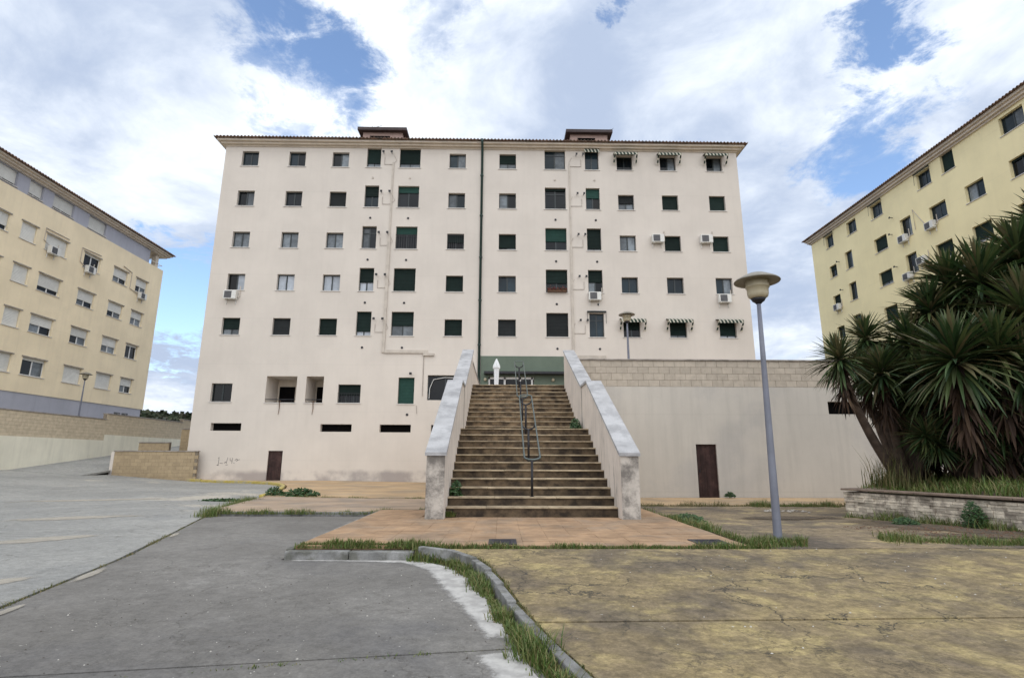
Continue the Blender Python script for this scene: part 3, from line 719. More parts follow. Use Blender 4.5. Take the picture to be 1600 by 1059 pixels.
# ------------------------------------------------------------------ awnings
def awning(loc, rz, w, label, drop=True, group='striped window awnings'):
    r = empty('awning', loc, rz, label=label, cat='awning', group=group)
    pr = .62 if drop else .22
    m = MB(); k = 6
    prof = [(-.02, .10), (-.14*pr/.62-.02, .115), (-.34*pr/.62, .08), (-.52*pr/.62, .01), (-pr, -.07)]
    for (y0, z0), (y1, z1) in zip(prof, prof[1:]):
        m.quad((-w/2, y1, z1), (w/2, y1, z1), (w/2, y0, z0), (-w/2, y0, z0))
    o = m.build('canopy', m_awn, r); s = o.modifiers.new('thick', 'SOLIDIFY'); s.thickness = .006
    v = MB(); n = 24
    for i in range(n):
        xa, xb = -w/2+w*i/n, -w/2+w*(i+1)/n; f = lambda x: -.07-.15-.025*abs(math.sin((x+w/2)/w*math.pi*6))
        v.quad((xa, -pr-.004, f(xa)), (xb, -pr-.004, f(xb)), (xb, -pr-.004, -.07), (xa, -pr-.004, -.07))
    o = v.build('valance', m_awn, r); s = o.modifiers.new('thick', 'SOLIDIFY'); s.thickness = .004
    MB().tube([(-w/2, -.05, .12), (w/2, -.05, .12)], .035, 8).build('roller', m_frame, r, smooth=True)
    if drop:
        for sgn in (-1, 1):
            MB().tube([(sgn*w/2, -.03, -.62), (sgn*w/2, -pr, -.08)], .012, 6).build('arm', m_iron, r)
            q = MB(); x = sgn*(w/2+.012)
            q.quad((x, -.03, -.60), (x, -.13, -.68), (x, -pr-.01, -.16), (x, -pr-.01, .0)); q.quad((x-.05*sgn, -.14, -.70), (x+.05*sgn, -.14, -.70), (x+.05*sgn, -pr, -.10), (x-.05*sgn, -pr, -.10))
            o = q.build('side_flap', m_awns, r); s = o.modifiers.new('thick', 'SOLIDIFY'); s.thickness = .004
    return r

# ================================================================== main apartment building
FY = 34.0
main = empty('apartment_building', (0, FY, 0), label='large cream apartment block with green blinds and tiled eaves behind the stairs', cat='building')
CX = [-17.28, -14.09, -11.14, -8.88, -6.41, -3.15, .29, 3.54, 6.09, 8.35, 11.36, 14.59]
CW_ = [1.12, 1.12, 1.12, .95, 1.42, 1.12, 1.14, 1.42, .95, 1.08, 1.10, 1.10]
CH_ = [1.10]*3+[1.58, 1.58]+[1.10, 1.12]+[1.58, 1.58]+[1.10]*3
RZ = [20.81, 17.87, 14.92, 11.99, 9.04]
g2, d2, b2, c2, w2 = [G, G], [GD, GD], [GB, GB], [C, C], [CW, CW]
S, S2, S3 = m_shut, m_shut2, m_shut3
# per row: (panes, shutter fraction, shutter material, transom, grille)
SPEC = [
 [(b2, 0), ([GB, G], 0), ([G, C], 0), (c2, .74, S), (c2, .74, S), ([GB, C], 0), (c2, .55, S), ([GB, C], .08, S, True), (b2, .10, S), (g2, 0), ([G, C], 0), ([G, C], 0)],
 [([G, C], 0), (g2, 0), (d2, 1., S3), (b2, .45, S), ([G, G], .26, S2, True), ([C, GB], 0), ([C, G], 0), (g2, .10, S, True), ([GB, GD], .42, S2), (c2, .5, S3), (g2, 1., S), (g2, 1., S)],
 [(c2, 0), (c2, 0), (c2, 0), ([C, G], .0, S, True), (g2, .30, S2, False, .62), (d2, .5, S, False, .9), ([G, C], .80, S), (g2, .56, S2), (c2, .86, S), (c2, 0), (g2, 1., S), (g2, 1., S)],
 [([GD, CW], 0), (w2, 0), (w2, 0), (w2, .58, S), (g2, 1., S), (g2, 1., S), (b2, 0), ([G, G], .55, S), ([C, G], .5, S), (b2, 0), (b2, 0), ([GB, C], 0)],  # leftmost bright panes: reflections put into the pane colour
 [(c2, .62, S), (g2, 1., S3), (c2, .90, S), (w2, .80, S), (c2, .55, S), (c2, .88, S), (g2, 1., S3), (g2, 1., S3), (b2, .0, S, True), (d2, .5, S), ([C, C], .80, S), (w2, .82, S)]]
holes = []
for r in range(5):
    for c in range(12): holes.append((CX[c]-CW_[c]/2, CX[c]+CW_[c]/2, RZ[r], RZ[r]+CH_[c], .28))
LOW = [(-18.02, -16.74, 4.80, 5.93, 'w1'), (-10.20, -8.80, 4.76, 5.90, 'w2'), (-6.48, -5.48, 4.72, 6.36, 'w3'), (-4.66, -2.45, 4.95, 6.52, 'w4')]
for a, b, z0, z1, _ in LOW: holes.append((a, b, z0, z1, .28))
LOGG = [(-14.66, -12.78, 4.76, 6.40), (-12.2, -11.12, 4.76, 6.40)]
for a, b, z0, z1 in LOGG: holes.append((a, b, z0, z1, 1.86))
SLOT = [(-17.78, -15.93, 3.03, 3.49), (-11.12, -9.21, 2.99, 3.45), (-7.5, -5.59, 2.97, 3.44), (-4.35, -2.45, 2.95, 3.43)]
for a, b, z0, z1 in SLOT: holes.append((a, b, z0, z1, .35))
DOORL = (-14.13, -13.26, -.3, 1.84); holes.append(DOORL+(.18,))
SHOP = (-.86, 2.0, 4.25, 6.42); holes.append(SHOP+(.25,))
X0, X1, ET = -19.0, 16.2, 22.30
w = holed_wall(X0, X1, -.5, ET, holes)
w.quad((X0, 12, -.5), (X0, 0, -.5), (X0, 0, ET), (X0, 12, ET)); w.quad((X1, 0, -.5), (X1, 12, -.5), (X1, 12, ET), (X1, 0, ET)); w.quad((X1, 12, -.5), (X0, 12, -.5), (X0, 12, ET), (X1, 12, ET))
w.build('wall', m_cream, main)
for r in range(5):
    for c in range(12):
        sp_ = SPEC[r][c]; pn = sp_[0]; sh = sp_[1] if len(sp_) > 1 else 0; sm = sp_[2] if len(sp_) > 2 else S; tr = sp_[3] if len(sp_) > 3 else False; br = sp_[4] if len(sp_) > 4 else 0
        window(main, CX[c], RZ[r], CW_[c], CH_[c], m_frame, pn, shut=sh, shutmat=sm, trans=tr, bars=br)
window(main, (LOW[0][0]+LOW[0][1])/2, LOW[0][2], 1.28, 1.13, m_frame, d2)
window(main, (LOW[1][0]+LOW[1][1])/2, LOW[1][2], 1.40, 1.14, m_frame, [G, G, G], shut=.55, bars=.5)
window(main, (LOW[2][0]+LOW[2][1])/2, LOW[2][2], 1.0, 1.64, m_frame, g2, shut=1.0, shutmat=m_shut2)
window(main, (LOW[3][0]+LOW[3][1])/2, LOW[3][2], 2.21, 1.57, m_frame, [GD, GD], sill=None)
MB().tube([(-4.55, .10, 5.05), (-4.52, .09, 5.7), (-4.3, .08, 6.25), (-3.6, .07, 6.38), (-2.9, .07, 6.36)], .02, 6).build('loose_trim', m_wframe, main)
for i, (a, b, z0, z1) in enumerate(LOGG):
    lg = MB(); lg.quad((a, 1.86, z0), (b, 1.86, z0), (b, 1.86, z1), (a, 1.86, z1)); lo = lg.build('loggia', m_cornice, main)
    xm = a+(.13 if i == 0 else .09)
    MB().box(xm, b-.05 if i else xm+.98, 1.80, 1.855, z0, z0+1.2).build('doorway', m_dark, lo)
    MB().box(a+.002, b-.002, .05, .09, z0+.17, z0+.22).build('railing', m_iron, lo)
    MB().box(a-.06, b+.06, -.05, .02, z0-.045, z0-.002).build('sill', m_sill, lo)
    xs_ = a+(b-a)*.5
    MB().tube([(xs_, .05, z0+.1), (xs_, -.07, z0+.03), (xs_+.02, -.06, z0-.35), (xs_-.02, -.05, z0-.75)], [.028, .026, .02, .012], 6).build('drain_spout', m_rust, lo)
for a, b, z0, z1 in SLOT: MB().quad((a, .35, z0), (b, .35, z0), (b, .35, z1), (a, .35, z1)).build('vent_slot', m_dark, main)  # black sheet painted in place of a deep unlit slot
metal_door(main, DOORL[0], DOORL[1], 0.0, DOORL[3], .12)
# shopfront
sf = empty('shopfront', (0, 0, 0)); sf.parent = main
sf.name = 'shopfront'
gf = MB()
for (a, b, z0, z1) in ((-1.36, SHOP[0], 4.25, 7.76), (SHOP[1], 4.35, 4.25, 7.76), (SHOP[0], SHOP[1], SHOP[3], 7.76)): gf.box(a, b, -.03, -.002, z0, z1)
bpy.data.objects.remove(sf)
sf = gf.build('shopfront', m_greenshop, main)
MB().box(-1.12, 4.3, -.62, -.031, 6.56, 6.70).build('canopy', m_iron, sf)
f = MB(); a, b, z0, z1 = SHOP
for xx in (a+.05, a+(b-a)*.36, a+(b-a)*.70, b-.11): f.box(xx-.06, xx+.06, .05, .12, z0, z1)
f.box(a, b, .05, .12, z1-.13, z1); f.box(a, b, .055, .115, z0, z0+.12); f.build('door_frame', m_wframe, sf)
for i in range(3):
    xa = a+.1+(b-a)*[0, .36, .70][i]; xb = a-.08+(b-a)*[.36, .70, 1.0][i]; MB().box(xa, xb, .08, .09, z0+.12, z1-.13).build('pane', m_glassd, sf)
for xx in (-1.05, 3.2): MB().lathe([(.02, 0), (.09, .02), (.10, .12), (.05, .2)], 12, (xx, -.12, 6.15)).build('wall_lamp', m_lampdif, sf, smooth=True)
# cornice, eaves, roof
cn = MB()
for (d, z0, z1) in ((.07, ET-.05, ET+.05), (.26, ET+.051, ET+.18), (.44, ET+.181, ET+.32)): cn.box(X0-d, X1+d, -d, 12+d, z0, z1)
cn.build('cornice', m_cornice, main)
def tile_roof(parent, x0, x1, y0, y1, z, slope, over=.62, pitch=.235):
    """hipped roof of corrugated tile courses, front slope resolved tile by tile at the eaves"""
    xa, xb = x0-over, x1+over; ya, yb = y0-over, y1+over; half = (yb-ya)/2; zr = z+half*slope
    m = MB(); n = int((xb-xa)/pitch); sub = 6
    cols = []
    for i in range(n*sub+1):
        x = xa+(xb-xa)*i/(n*sub); ph = (i % sub)/sub*2*math.pi; amp = .045*math.cos(ph)
        d = min(half, x-xa, xb-x); cols.append((x, amp, d))
    b = len(m.v)
    for x, amp, d in cols: m.v += [(x, ya, z+amp+.03), (x, ya+max(d, .02), z+amp*(1 if d > .1 else .2)+.03+d*slope), (x, ya, z+amp-.01)]
    for i in range(len(cols)-1):
        p, q = b+3*i, b+3*i+3; m.f += [(p, q, q+1, p+1), (p+2, q+2, q, p)]; m.mi += [0, 0]
    # sides and back as plain pitches
    m.quad((xa, yb, z), (xa, ya, z), (xa+half, ya+half, zr)); m.quad((xb, ya, z), (xb, yb, z), (xb-half, ya+half, zr)); m.quad((xb, yb, z), (xa, yb, z), (xa+half, ya+half, zr), (xb-half, ya+half, zr))
    # underside of the eaves
    m.quad((xa, ya, z-.015), (xa, yb, z-.015), (xb, yb, z-.015), (xb, ya, z-.015))
    return m.build('roof', m_tile, parent)
rf = tile_roof(main, X0, X1, 0, 12, ET+.36, .30)
def penthouse(x0, x1, y0, ztop, label_parent):
    z0 = ET+.6
    h = MB().box(x0+.35, x1-.35, y0+.35, y0+3.2, z0, ztop-.30).build('lift_housing', m_pinkr, label_parent)
    MB().box(x0, x1, y0, y0+3.6, ztop-.30, ztop-.06).build('roof_slab', m_slab, h)
    MB().box(x0+.12, x1-.12, y0+.12, y0+3.4, ztop-.06, ztop).build('roof_slab', m_slab, h)
    MB().box(x0+.9, x1-1.3, y0+.30, y0+.34, z0+1.2, ztop-.62).build('vent_louvre', m_dark, h)
    return h
penthouse(-11.05, -7.35, 3.0, 25.95, main); penthouse(4.75, 8.3, 3.0, 26.0, main)
def antenna(x, y, z, label, rz):
    r = empty('antenna', (x, FY+y, z), rz, label=label, cat='antenna', group='antennas on the roof')
    MB().tube([(0, 0, -.3), (0, 0, 1.0)], .018, 6).build('mast', m_iron, r)
    MB().tube([(-.35, 0, .62), (.75, 0, 1.22)], .014, 6).build('boom', m_iron, r)
    for k in range(5):
        t = k/4; MB().tube([(-.35+1.1*t, -.22+.03*k, .62+.6*t), (-.35+1.1*t, .22-.03*k, .62+.6*t+.05)], .009, 5).build('element', m_iron, r)
antenna(-10.35, 4.5, 25.95, 'small antenna standing on the left lift housing', .3); antenna(8.0, 4.6, 25.95, 'small antenna standing on the right lift housing', .2)
# downpipe and conduits
dp = MB().tube([(-1.46, -.08, 4.4), (-1.46, -.08, ET-.05), (-1.46, -.56, ET+.2), (-1.46, -.62, ET+.40)], .085, 10).build('downpipe', m_pipe, main, smooth=True)
for z in np.arange(5.5, 22, 2.945): MB().box(-1.57, -1.35, -.175, -.001, z, z+.05).build('clamp', m_pipe, dp)
def conduit(path, r, mat=None, n=8): return MB().tube(path, r, n).build('conduit', mat or m_conduit, main, smooth=False)
def boxduct(x0, x1, z0, z1, d=.09): return MB().box(x0, x1, -d, -.002, z0, z1).build('duct', m_conduit, main)
boxduct(-7.62, -7.44, 7.94, 15.8); boxduct(-7.59, -7.48, 15.8, 21.2, .06); boxduct(-7.43, -4.75, 7.90, 8.10); boxduct(-5.0, -4.3, 7.74, 7.898, .12)
boxduct(4.46, 4.60, 8.0, 15.2); boxduct(4.48, 4.57, 15.2, 21.2, .06); boxduct(4.46, 6.6, 7.62, 7.82, .12)
conduit([(-4.95, -.03, 7.7), (-4.95, -.03, 5.2)], .022, m_cable); conduit([(-5.3, -.03, 4.6), (-5.25, -.03, 4.1)], .015, m_cable)
for r in range(5):
    z = RZ[r]
    for sgn, xa, xb, xd in ((1, -8.25, -6.98, -7.53), (-1, 5.45, 4.72, 4.53)):
        pts = [(xa+.12*sgn, -.03, z+.75), (xa+.12*sgn, -.03, z+.22), (xd, -.03, z+.22)]
        conduit(pts, .014, m_cable, 6)
        conduit([(xa+.75*sgn, -.03, z+.9), (xa+.95*sgn, -.03, z+.5), (xd+.02, -.03, z+.3)], .010, m_cable, 6)
    for xb in ((-8.22, -7.66) if r < 5 else ()):
        MB().box(xb-.02, xb+.02, -.28, -.002, z+1.05, z+1.09).box(xb-.05, xb+.10, -.30, -.27, z+.98, z+1.12).build('clothesline_bracket', m_iron, main)
    for xb in (5.0, 5.45):
        MB().box(xb-.02, xb+.02, -.28, -.002, z+1.05, z+1.09).box(xb-.05, xb+.08, -.30, -.27, z+.98, z+1.12).build('clothesline_bracket', m_iron, main)
    for xv in (CX[3], CX[4]+.05, CX[7]-.02, CX[8]+.15):
        MB().lathe([(.075, 0), (.075, .03), (.06, .034)], 12).build('wall_vent', m_iron if r else m_conduit, main, loc=(xv, 0, z-.78)).rotation_euler = (R(90), 0, 0)
MB().lathe([(.08, 0), (.08, .03), (.06, .034)], 12).build('wall_vent', m_iron, main, loc=(-5.85, 0, 4.05)).rotation_euler = (R(90), 0, 0)
MB().box(-5.72, -5.68, -.3, -.002, 6.55, 6.59).box(-5.78, -5.62, -.32, -.28, 6.5, 6.64).build('wall_lamp', m_iron, main)
# flower box with red flowers, fourth row
fb = MB().box(CX[7]-.62, CX[7]+.62, -.2, -.01, RZ[3]+.0, RZ[3]+.14).build('flower_box', m_rust, main)
m_red = leaf_mat('red_flowers', [(.30, .03, .03), (.14, .03, .03), (.05, .08, .03), (.22, .05, .04)], .7, .2)
q = MB()
for i in range(260):
    p = Vector((CX[7]+random.uniform(-.62, .62), random.uniform(-.26, -.03), RZ[3]+.12+abs(random.gauss(0, .09)))); a = Vector([random.gauss(0, 1) for _ in range(3)]).normalized()*.05; b = a.orthogonal().normalized()*.035
    q.quad(p-a, p+b, p+a, p-b)
q.build('flowers', m_red, fb)['kind'] = 'stuff'
# graffiti scrawl
gr = MB()
def stroke(pts, wd=.028):
    for (xa, za), (xb, zb) in zip(pts, pts[1:]):
        d = Vector((xb-xa, zb-za)); n_ = Vector((-d.y, d.x)).normalized()*wd/2; e = d.normalized()*wd*.4
        gr.quad((xa-e.x-n_.x, -.004, za-e.y-n_.y), (xb+e.x-n_.x, -.004, zb+e.y-n_.y), (xb+e.x+n_.x, -.004, zb+e.y+n_.y), (xa-e.x+n_.x, -.004, za-e.y+n_.y))
gx0, gz0 = -17.1, .98
for s_ in ([(0, .42), (.06, .46), (.05, .05), (-.03, .0), (.08, .0)], [(.14, .12), (.30, .11)], [(.40, .12), (.46, .2), (.52, .12), (.58, .45)], [(.50, .02), (.62, .03)], [(.72, .42), (.74, .27), (.86, .27)], [(.86, .42), (.85, .1)], [(.96, .14), (1.0, .12)], [(1.02, .3), (1.12, .38), (1.2, .3), (1.1, .24)], [(1.22, .32), (1.3, .34)]):
    stroke([(gx0+a, gz0+b) for a, b in s_])
gr.build('graffiti', M('faded_spray_paint', (.16, .15, .145), .9, .3, 12.), main)
# air conditioners and awnings on the main block
aircon((-17.42, FY, 11.32), 0, 'white air conditioner under the leftmost fourth-row window of the cream block')
aircon((5.98, FY, 11.42), 0, 'white air conditioner under the narrow window right of the flower box')
aircon((14.45, FY, 11.34), 0, 'white air conditioner beside the near lamp head, under a blue window')
aircon((10.30, FY, 15.45), 0, 'white air conditioner left of the second blind from the right, third row')
aircon((13.55, FY, 15.45), 0, 'white air conditioner left of the rightmost third-row blind')
for c, nm in ((9, 'left'), (10, 'middle'), (11, 'right')):
    awning((CX[c], FY, RZ[0]+1.08), 0, 1.50, f'green striped awning on the top row, {nm} one of the three with side flaps')
    awning((CX[c], FY, RZ[4]+1.08), 0, 1.55, f'green striped awning above the terrace wall, {nm} one of the lower three')
awning((CX[8], FY, RZ[0]+1.46), 0, 1.05, 'short striped awning rolled up under the eaves over a narrow window', drop=False)
ra = empty('awning', (CX[8], FY, RZ[4]+1.62), label='rolled up dark awning over the narrow window beside the lower awnings', cat='awning', group='striped window awnings')
MB().tube([(-.62, -.10, .04), (.62, -.10, .04)], .06, 8).build('roller', m_frame, ra)
for s_ in (-1, 1): MB().tube([(s_*.60, -.1, .02), (s_*.60, -.12, -.75)], .014, 6).build('arm', m_iron, ra)

# closed parasol on the terrace
pa = empty('parasol', (-.30, 29, TZ), label='closed white parasol standing in front of the green shopfront', cat='parasol')
MB().lathe([(.26, 0), (.26, .06), (.05, .09)], 16).build('base', m_iron, pa, smooth=True)
MB().tube([(0, 0, .08), (0, 0, 2.35)], .025, 8).build('pole', m_wframe, pa)
m = MB(); nn = 20; prof = [(.09, .45), (.13, .75), (.15, 1.2), (.17, 1.7), (.19, 1.86), (.25, 1.90), (.24, 2.02), (.12, 2.26), (.03, 2.42)]
for r_, z in prof:
    for k in range(nn): q = 2*math.pi*k/nn; rr = .72*r_*(1+.16*(1 if k % 2 else -1)); m.v.append((rr*math.cos(q), rr*math.sin(q), z))
for i in range(len(prof)-1):
    for k in range(nn): l = (k+1) % nn; m.f.append((i*nn+k, i*nn+l, (i+1)*nn+l, (i+1)*nn+k)); m.mi.append(0)
m.build('canopy', m_white, pa)

# ================================================================== left building (faces +x)
LX = -32.0
left = empty('apartment_building', (LX, 0, 0), R(90), label='beige apartment block with grey top storey and white blinds at the left edge', cat='building')
# local x = world y ; outward = -y local = +x world
LC = [(46.75, 1.5), (44.05, 1.7), (40.8, 1.7), (37.35, 1.9), (34.98, 1.2), (32.55, 1.8), (30.1, 1.2), (27.6, 1.9)]
LR = [15.62, 12.68, 9.74, 6.80]
LS = {(0, 0): .55, (0, 1): .6, (0, 2): .12, (0, 3): 1., (0, 4): 1., (0, 5): .7, (1, 0): .5, (1, 1): .6, (1, 2): .62, (1, 3): .7, (1, 4): 1., (2, 0): .12, (2, 1): .55, (2, 2): .6, (2, 3): .52, (2, 4): .97, (3, 0): .5, (3, 1): 1., (3, 2): 1., (3, 3): .14, (3, 4): .97, (2, 2): .5}
holes = [(x-w_/2, x+w_/2, z, z+1.2, .2) for z in LR for x, w_ in LC]
for i in range(2): holes.append((45.9+i*.95, 46.7+i*.95, 4.72, 5.12, .2))
w = holed_wall(12, 49.4, 5.62, 18.62, [h for h in holes if h[2] > 5.6]); w.quad((49.4, 0, 5.62), (49.4, 14, 5.62), (49.4, 14, 18.62), (49.4, 0, 18.62)); w.quad((12, 0, 18.62), (49.4, 0, 18.62), (49.4, 14, 18.62), (12, 14, 18.62)); w.quad((12, 14, 5.62), (12, 0, 5.62), (12, 0, 18.62), (12, 14, 18.62))
w.build('wall', m_beige, left)
w = holed_wall(12, 49.2, 2.0, 5.618, [h for h in holes if h[2] < 5.6]); w.quad((49.2, 0, 2.), (49.2, 14, 2.), (49.2, 14, 5.618), (49.2, 0, 5.618))
w.build('base_wall', m_greyr, left, loc=(0, .06, 0))
for i in range(2): window(left, 46.3+i*.95, 4.72, .8, .4, m_wframe, [C], sill=None)
for r, z in enumerate(LR):
    for c, (x, w_) in enumerate(LC):
        sh = LS.get((r, c), .6 if c % 2 else .8)
        o = window(left, x, z, w_, 1.2, m_wframe, [[G, C], [C, G], [G, G], [C, C]][(r*3+c) % 4], shut=sh, shutmat=m_wshut, inset=.14)
        link('lintel_shade_bar', cm(('li', w_), lambda: MB().box(-w_/2-.10, w_/2+.10, -.20, -.142, 1.2, 1.27).mesh('lintel_shade_bar', m_stain_cap)), o)  # lintel bar whose dark colour puts in the shade beneath it
# set-back grey top storey
TOPW = [(40.75, 1.9), (37.35, 1.9), (34.95, 1.15), (32.5, 1.9), (29.2, 1.9), (26.5, 1.2)]
w = holed_wall(12, 47.3, 18.62, 20.2, [(x-w_/2, x+w_/2, 18.75, 19.8, .2) for x, w_ in TOPW]); w.quad((47.3, 0, 18.62), (47.3, 12, 18.62), (47.3, 12, 20.2), (47.3, 0, 20.2))
w.build('attic_wall', m_greyr, left, loc=(0, .03, 0))
for i, (x, w_) in enumerate(TOPW): window(left, x, 18.75, w_, 1.05, m_wframe, [G, G], shut=.8 if i != 0 else .97, shutmat=m_wshut)
MB().box(48.35, 48.75, .15, .55, 18.62, 20.2).build('column', m_cornice, left)
MB().tube([(47.4, .1, 19.05), (49.3, .1, 19.05), (49.3, 6, 19.05)], .03, 6).build('railing', m_wframe, left)
cn = MB()
for (d, z0, z1) in ((.12, 19.85, 19.97), (.30, 19.971, 20.10), (.45, 20.101, 20.22)): cn.box(12, 49.4+d, -d, 14, z0, z1)
cn.build('cornice', m_cornice, left)
tile_roof(left, 12, 49.4, 0, 14, 20.26, .30)
MB().box(40.9, 41.7, 1.2, 2.0, 20.3, 21.25).build('chimney', m_tile, left)
def lc(path): return MB().tube(path, .03, 6).build('conduit', m_conduit, left)
lc([(46.4, -.04, 15.4), (45.3, -.04, 15.6), (45.3, -.04, 17.0), (44.2, -.04, 17.2)]); lc([(40.3, -.04, 15.6), (39.6, -.04, 15.9), (39.6, -.04, 17.0), (41.6, -.04, 17.1)]); lc([(36.9, -.04, 15.9), (36.2, -.04, 16.2), (36.2, -.04, 17.1), (38.3, -.04, 17.1)])
aircon((LX, 46.75, 15.05), R(90), 'white air conditioner at the last window before the corner of the beige block'); aircon((LX, 40.5, 15.25), R(90), 'white air conditioner on the beige block, middle one of its three'); aircon((LX, 36.95, 15.4), R(90), 'white air conditioner on the beige block, nearest the left picture edge')

# ================================================================== right building (faces -x)
RX = 31.0
right = empty('apartment_building', (RX, 0, 0), R(-90), label='yellow apartment block rising behind the yucca at the right', cat='building')
# local x = -world y
def rw(y, w_, z, h_, panes, sh=0, sm=None, tr=False): return (-y, w_, z, h_, panes, sh, sm or S, tr)
RR = [21.05, 18.10, 15.18, 12.22, 9.28, 6.33]
RW = [rw(47.95, 1.15, RR[0], 1.2, b2), rw(44.65, 1.3, RR[0], 1.2, b2), rw(41.35, 1.35, RR[0], 1.2, b2), rw(36.15, 1.3, RR[0], 1.2, b2), rw(33.95, 1.1, RR[0]+.02, 1.55, g2, .98), rw(29.05, 1.6, RR[0], 1.2, [GB, C]), rw(25.5, 1.4, RR[0], 1.2, g2), rw(22, 1.4, RR[0], 1.2, b2)]
for r in range(1, 6):
    z = RR[r]; s3 = [.0, .55, .45, .5, .3, .5][r]
    RW += [rw(47.95, 1.1, z, 1.15, g2, [0, .35, .6, .2, .5, .4][r]), rw(45.55, 1.0, z, 1.6, [GB, C]), rw(41.4, 1.5, z, 1.2, c2, [.0, .78, .72, .85, .6, .5][r]), rw(38.5, 1.12, z, 1.55, [G, C]),
           rw(35.4, 1.5, z, 1.2, b2 if r == 1 else c2, [0, 0, .85, .6, .5, .5][r]), rw(32.3, 1.45, z, 1.2, [C, GB] if r == 1 else c2, [0, 0, .75, .5, .5, .5][r]), rw(29.05, 1.4, z, 1.2, g2, .1), rw(25.5, 1.4, z, 1.2, g2, .5), rw(22, 1.4, z, 1.2, g2, .7)]
holes = [(x-w_/2, x+w_/2, z, z+h_, .28) for x, w_, z, h_, *_ in RW]
w = holed_wall(-50.9, -14, 2, 22.62, holes); w.quad((-50.9, 12, 2), (-50.9, 0, 2), (-50.9, 0, 22.62), (-50.9, 12, 22.62)); w.quad((-14, 0, 2), (-14, 12, 2), (-14, 12, 22.62), (-14, 0, 22.62))
w.build('wall', m_yellow, right)
for x, w_, z, h_, pn, sh, sm, tr in RW: window(right, x, z, w_, h_, m_frame, pn, shut=sh, shutmat=sm, trans=tr)
cn = MB()
for (d, z0, z1) in ((.12, 22.48, 22.62), (.28, 22.621, 22.80), (.42, 22.801, 22.97)): cn.box(-50.9-d, -14, -d, 12+d, z0, z1)
cn.build('cornice', m_cornice, right)
tile_roof(right, -50.9, -14, 0, 12, 23.0, .30)
def ra_(y, z, w_):
    m = MB().tube([(-y-w_/2-.1, -.12, z), (-y+w_/2+.1, -.12, z)], .055, 8)
    o = m.build('awning_roller', m_frame, right)
    for s_ in (-1, 1): MB().tube([(-y+s_*(w_/2+.08), -.12, z), (-y+s_*(w_/2+.08), -.16, z-.85)], .014, 6).build('arm', m_iron, o)
ra_(47.95, 22.33, 1.15); ra_(41.35, 22.33, 1.35); ra_(36.15, 22.33, 1.3)
ra_(33.95, 22.66, 1.1) if 0 else None
for y, z, lab in ((38.75, 17.75, 'upper one at the tall windows'), (36.05, 17.65, 'under a wide blue window'), (37.3, 15.45, 'right of the tall third-row window'), (38.85, 14.75, 'lower one at the tall windows'), (47.75, 14.85, 'near the far corner')):
    aircon((RX, y, z), R(-90), 'white air conditioner on the yellow block, '+lab)
for y, z in ((39.7, 20.2), (40.0, 18.9), (40.0, 16.2), (46.9, 19.2), (46.9, 16.5)): MB().box(-y-.02, -y+.02, -.28, -.002, z, z+.04).box(-y-.06, -y+.08, -.30, -.27, z-.06, z+.08).build('clothesline_bracket', m_iron, right)
MB().tube([(-37.6, -.04, 18.3), (-37.6, -.04, 19.9), (-36.6, -.04, 18.2)], .03, 6).build('conduit', m_conduit, right)

# ================================================================== walls at the left
def brick_mesh(L, H, T, mat, nm='block'): return MB().box(0, L-.008, -T, 0, .004, H-.004).mesh(nm, mat)
# low block wall closing the ramp (each block its own piece)
lw = empty('low_block_wall', (-22.9, 33.4, 0), label='low ochre block wall at the left corner of the cream block', cat='wall')
MB().box(.02, 4.86, .0, .20, -.6, 1.76).build('core', m_mortar, lw)
bl, bh = .41, .205; bm_full = brick_mesh(bl, bh, .022, m_yblock); bm_half = brick_mesh(bl/2, bh, .022, m_yblock)
for r in range(11):
    z = 1.75-(r+1)*bh; x = .02
    if r % 2: link('block', bm_half, lw, (x, -.001, z)); x += bl/2
    while x < 4.80:
        if gz(-22.9+x+bl/2, 33.4) < z+bh: link('block', bm_full if x+bl < 4.9 else bm_half, lw, (x, -.001+random.uniform(-.003, .003), z))
        x += bl
for i in range(5): c = MB().box(-.03+i*.985, -.03+(i+1)*.985-.006, -.06, .26, 1.762, 1.82).build('coping', m_stain_cap, lw); add_bevel(c, .008)
MB().box(-.16, .015, -.04, .24, -.5, 1.759).build('end_post', m_cream, lw)
# stepped walls behind it
for i, (xa, xb, y, zt, lab) in enumerate(((-22.9, -21.0, 35.5, 2.32, 'lowest step of the stepped ochre walls behind the low wall'), (-21.2, -19.4, 37.0, 3.25, 'middle step of the stepped ochre walls behind the low wall'))):
    sw = empty('stepped_block_wall', (xa, y, 0), label=lab, cat='wall', group='stepped walls behind the low wall')
    MB().box(0, xb-xa, .0, .2, -.5, zt).build('core', m_mortar, sw)
    q = MB(); r = 0; z = zt-.01
    while z > .9:
        x = 0 if r % 2 else -bl/2
        while x < xb-xa:
            a, b = max(x, 0), min(x+bl, xb-xa)
            if b-a > .05: q.box(a+.004, b-.004, -.022, -.001, z-bh+.004, z-.004)
            x += bl
        z -= bh; r += 1
    q.build('blocks', m_yblock, sw)['kind'] = 'stuff'
    for k in range(2): L = (xb-xa)/2; MB().box(-.02+k*L, -.02+(k+1)*L, -.06, .26, zt+.002, zt+.06).build('coping', m_stain_cap, sw)
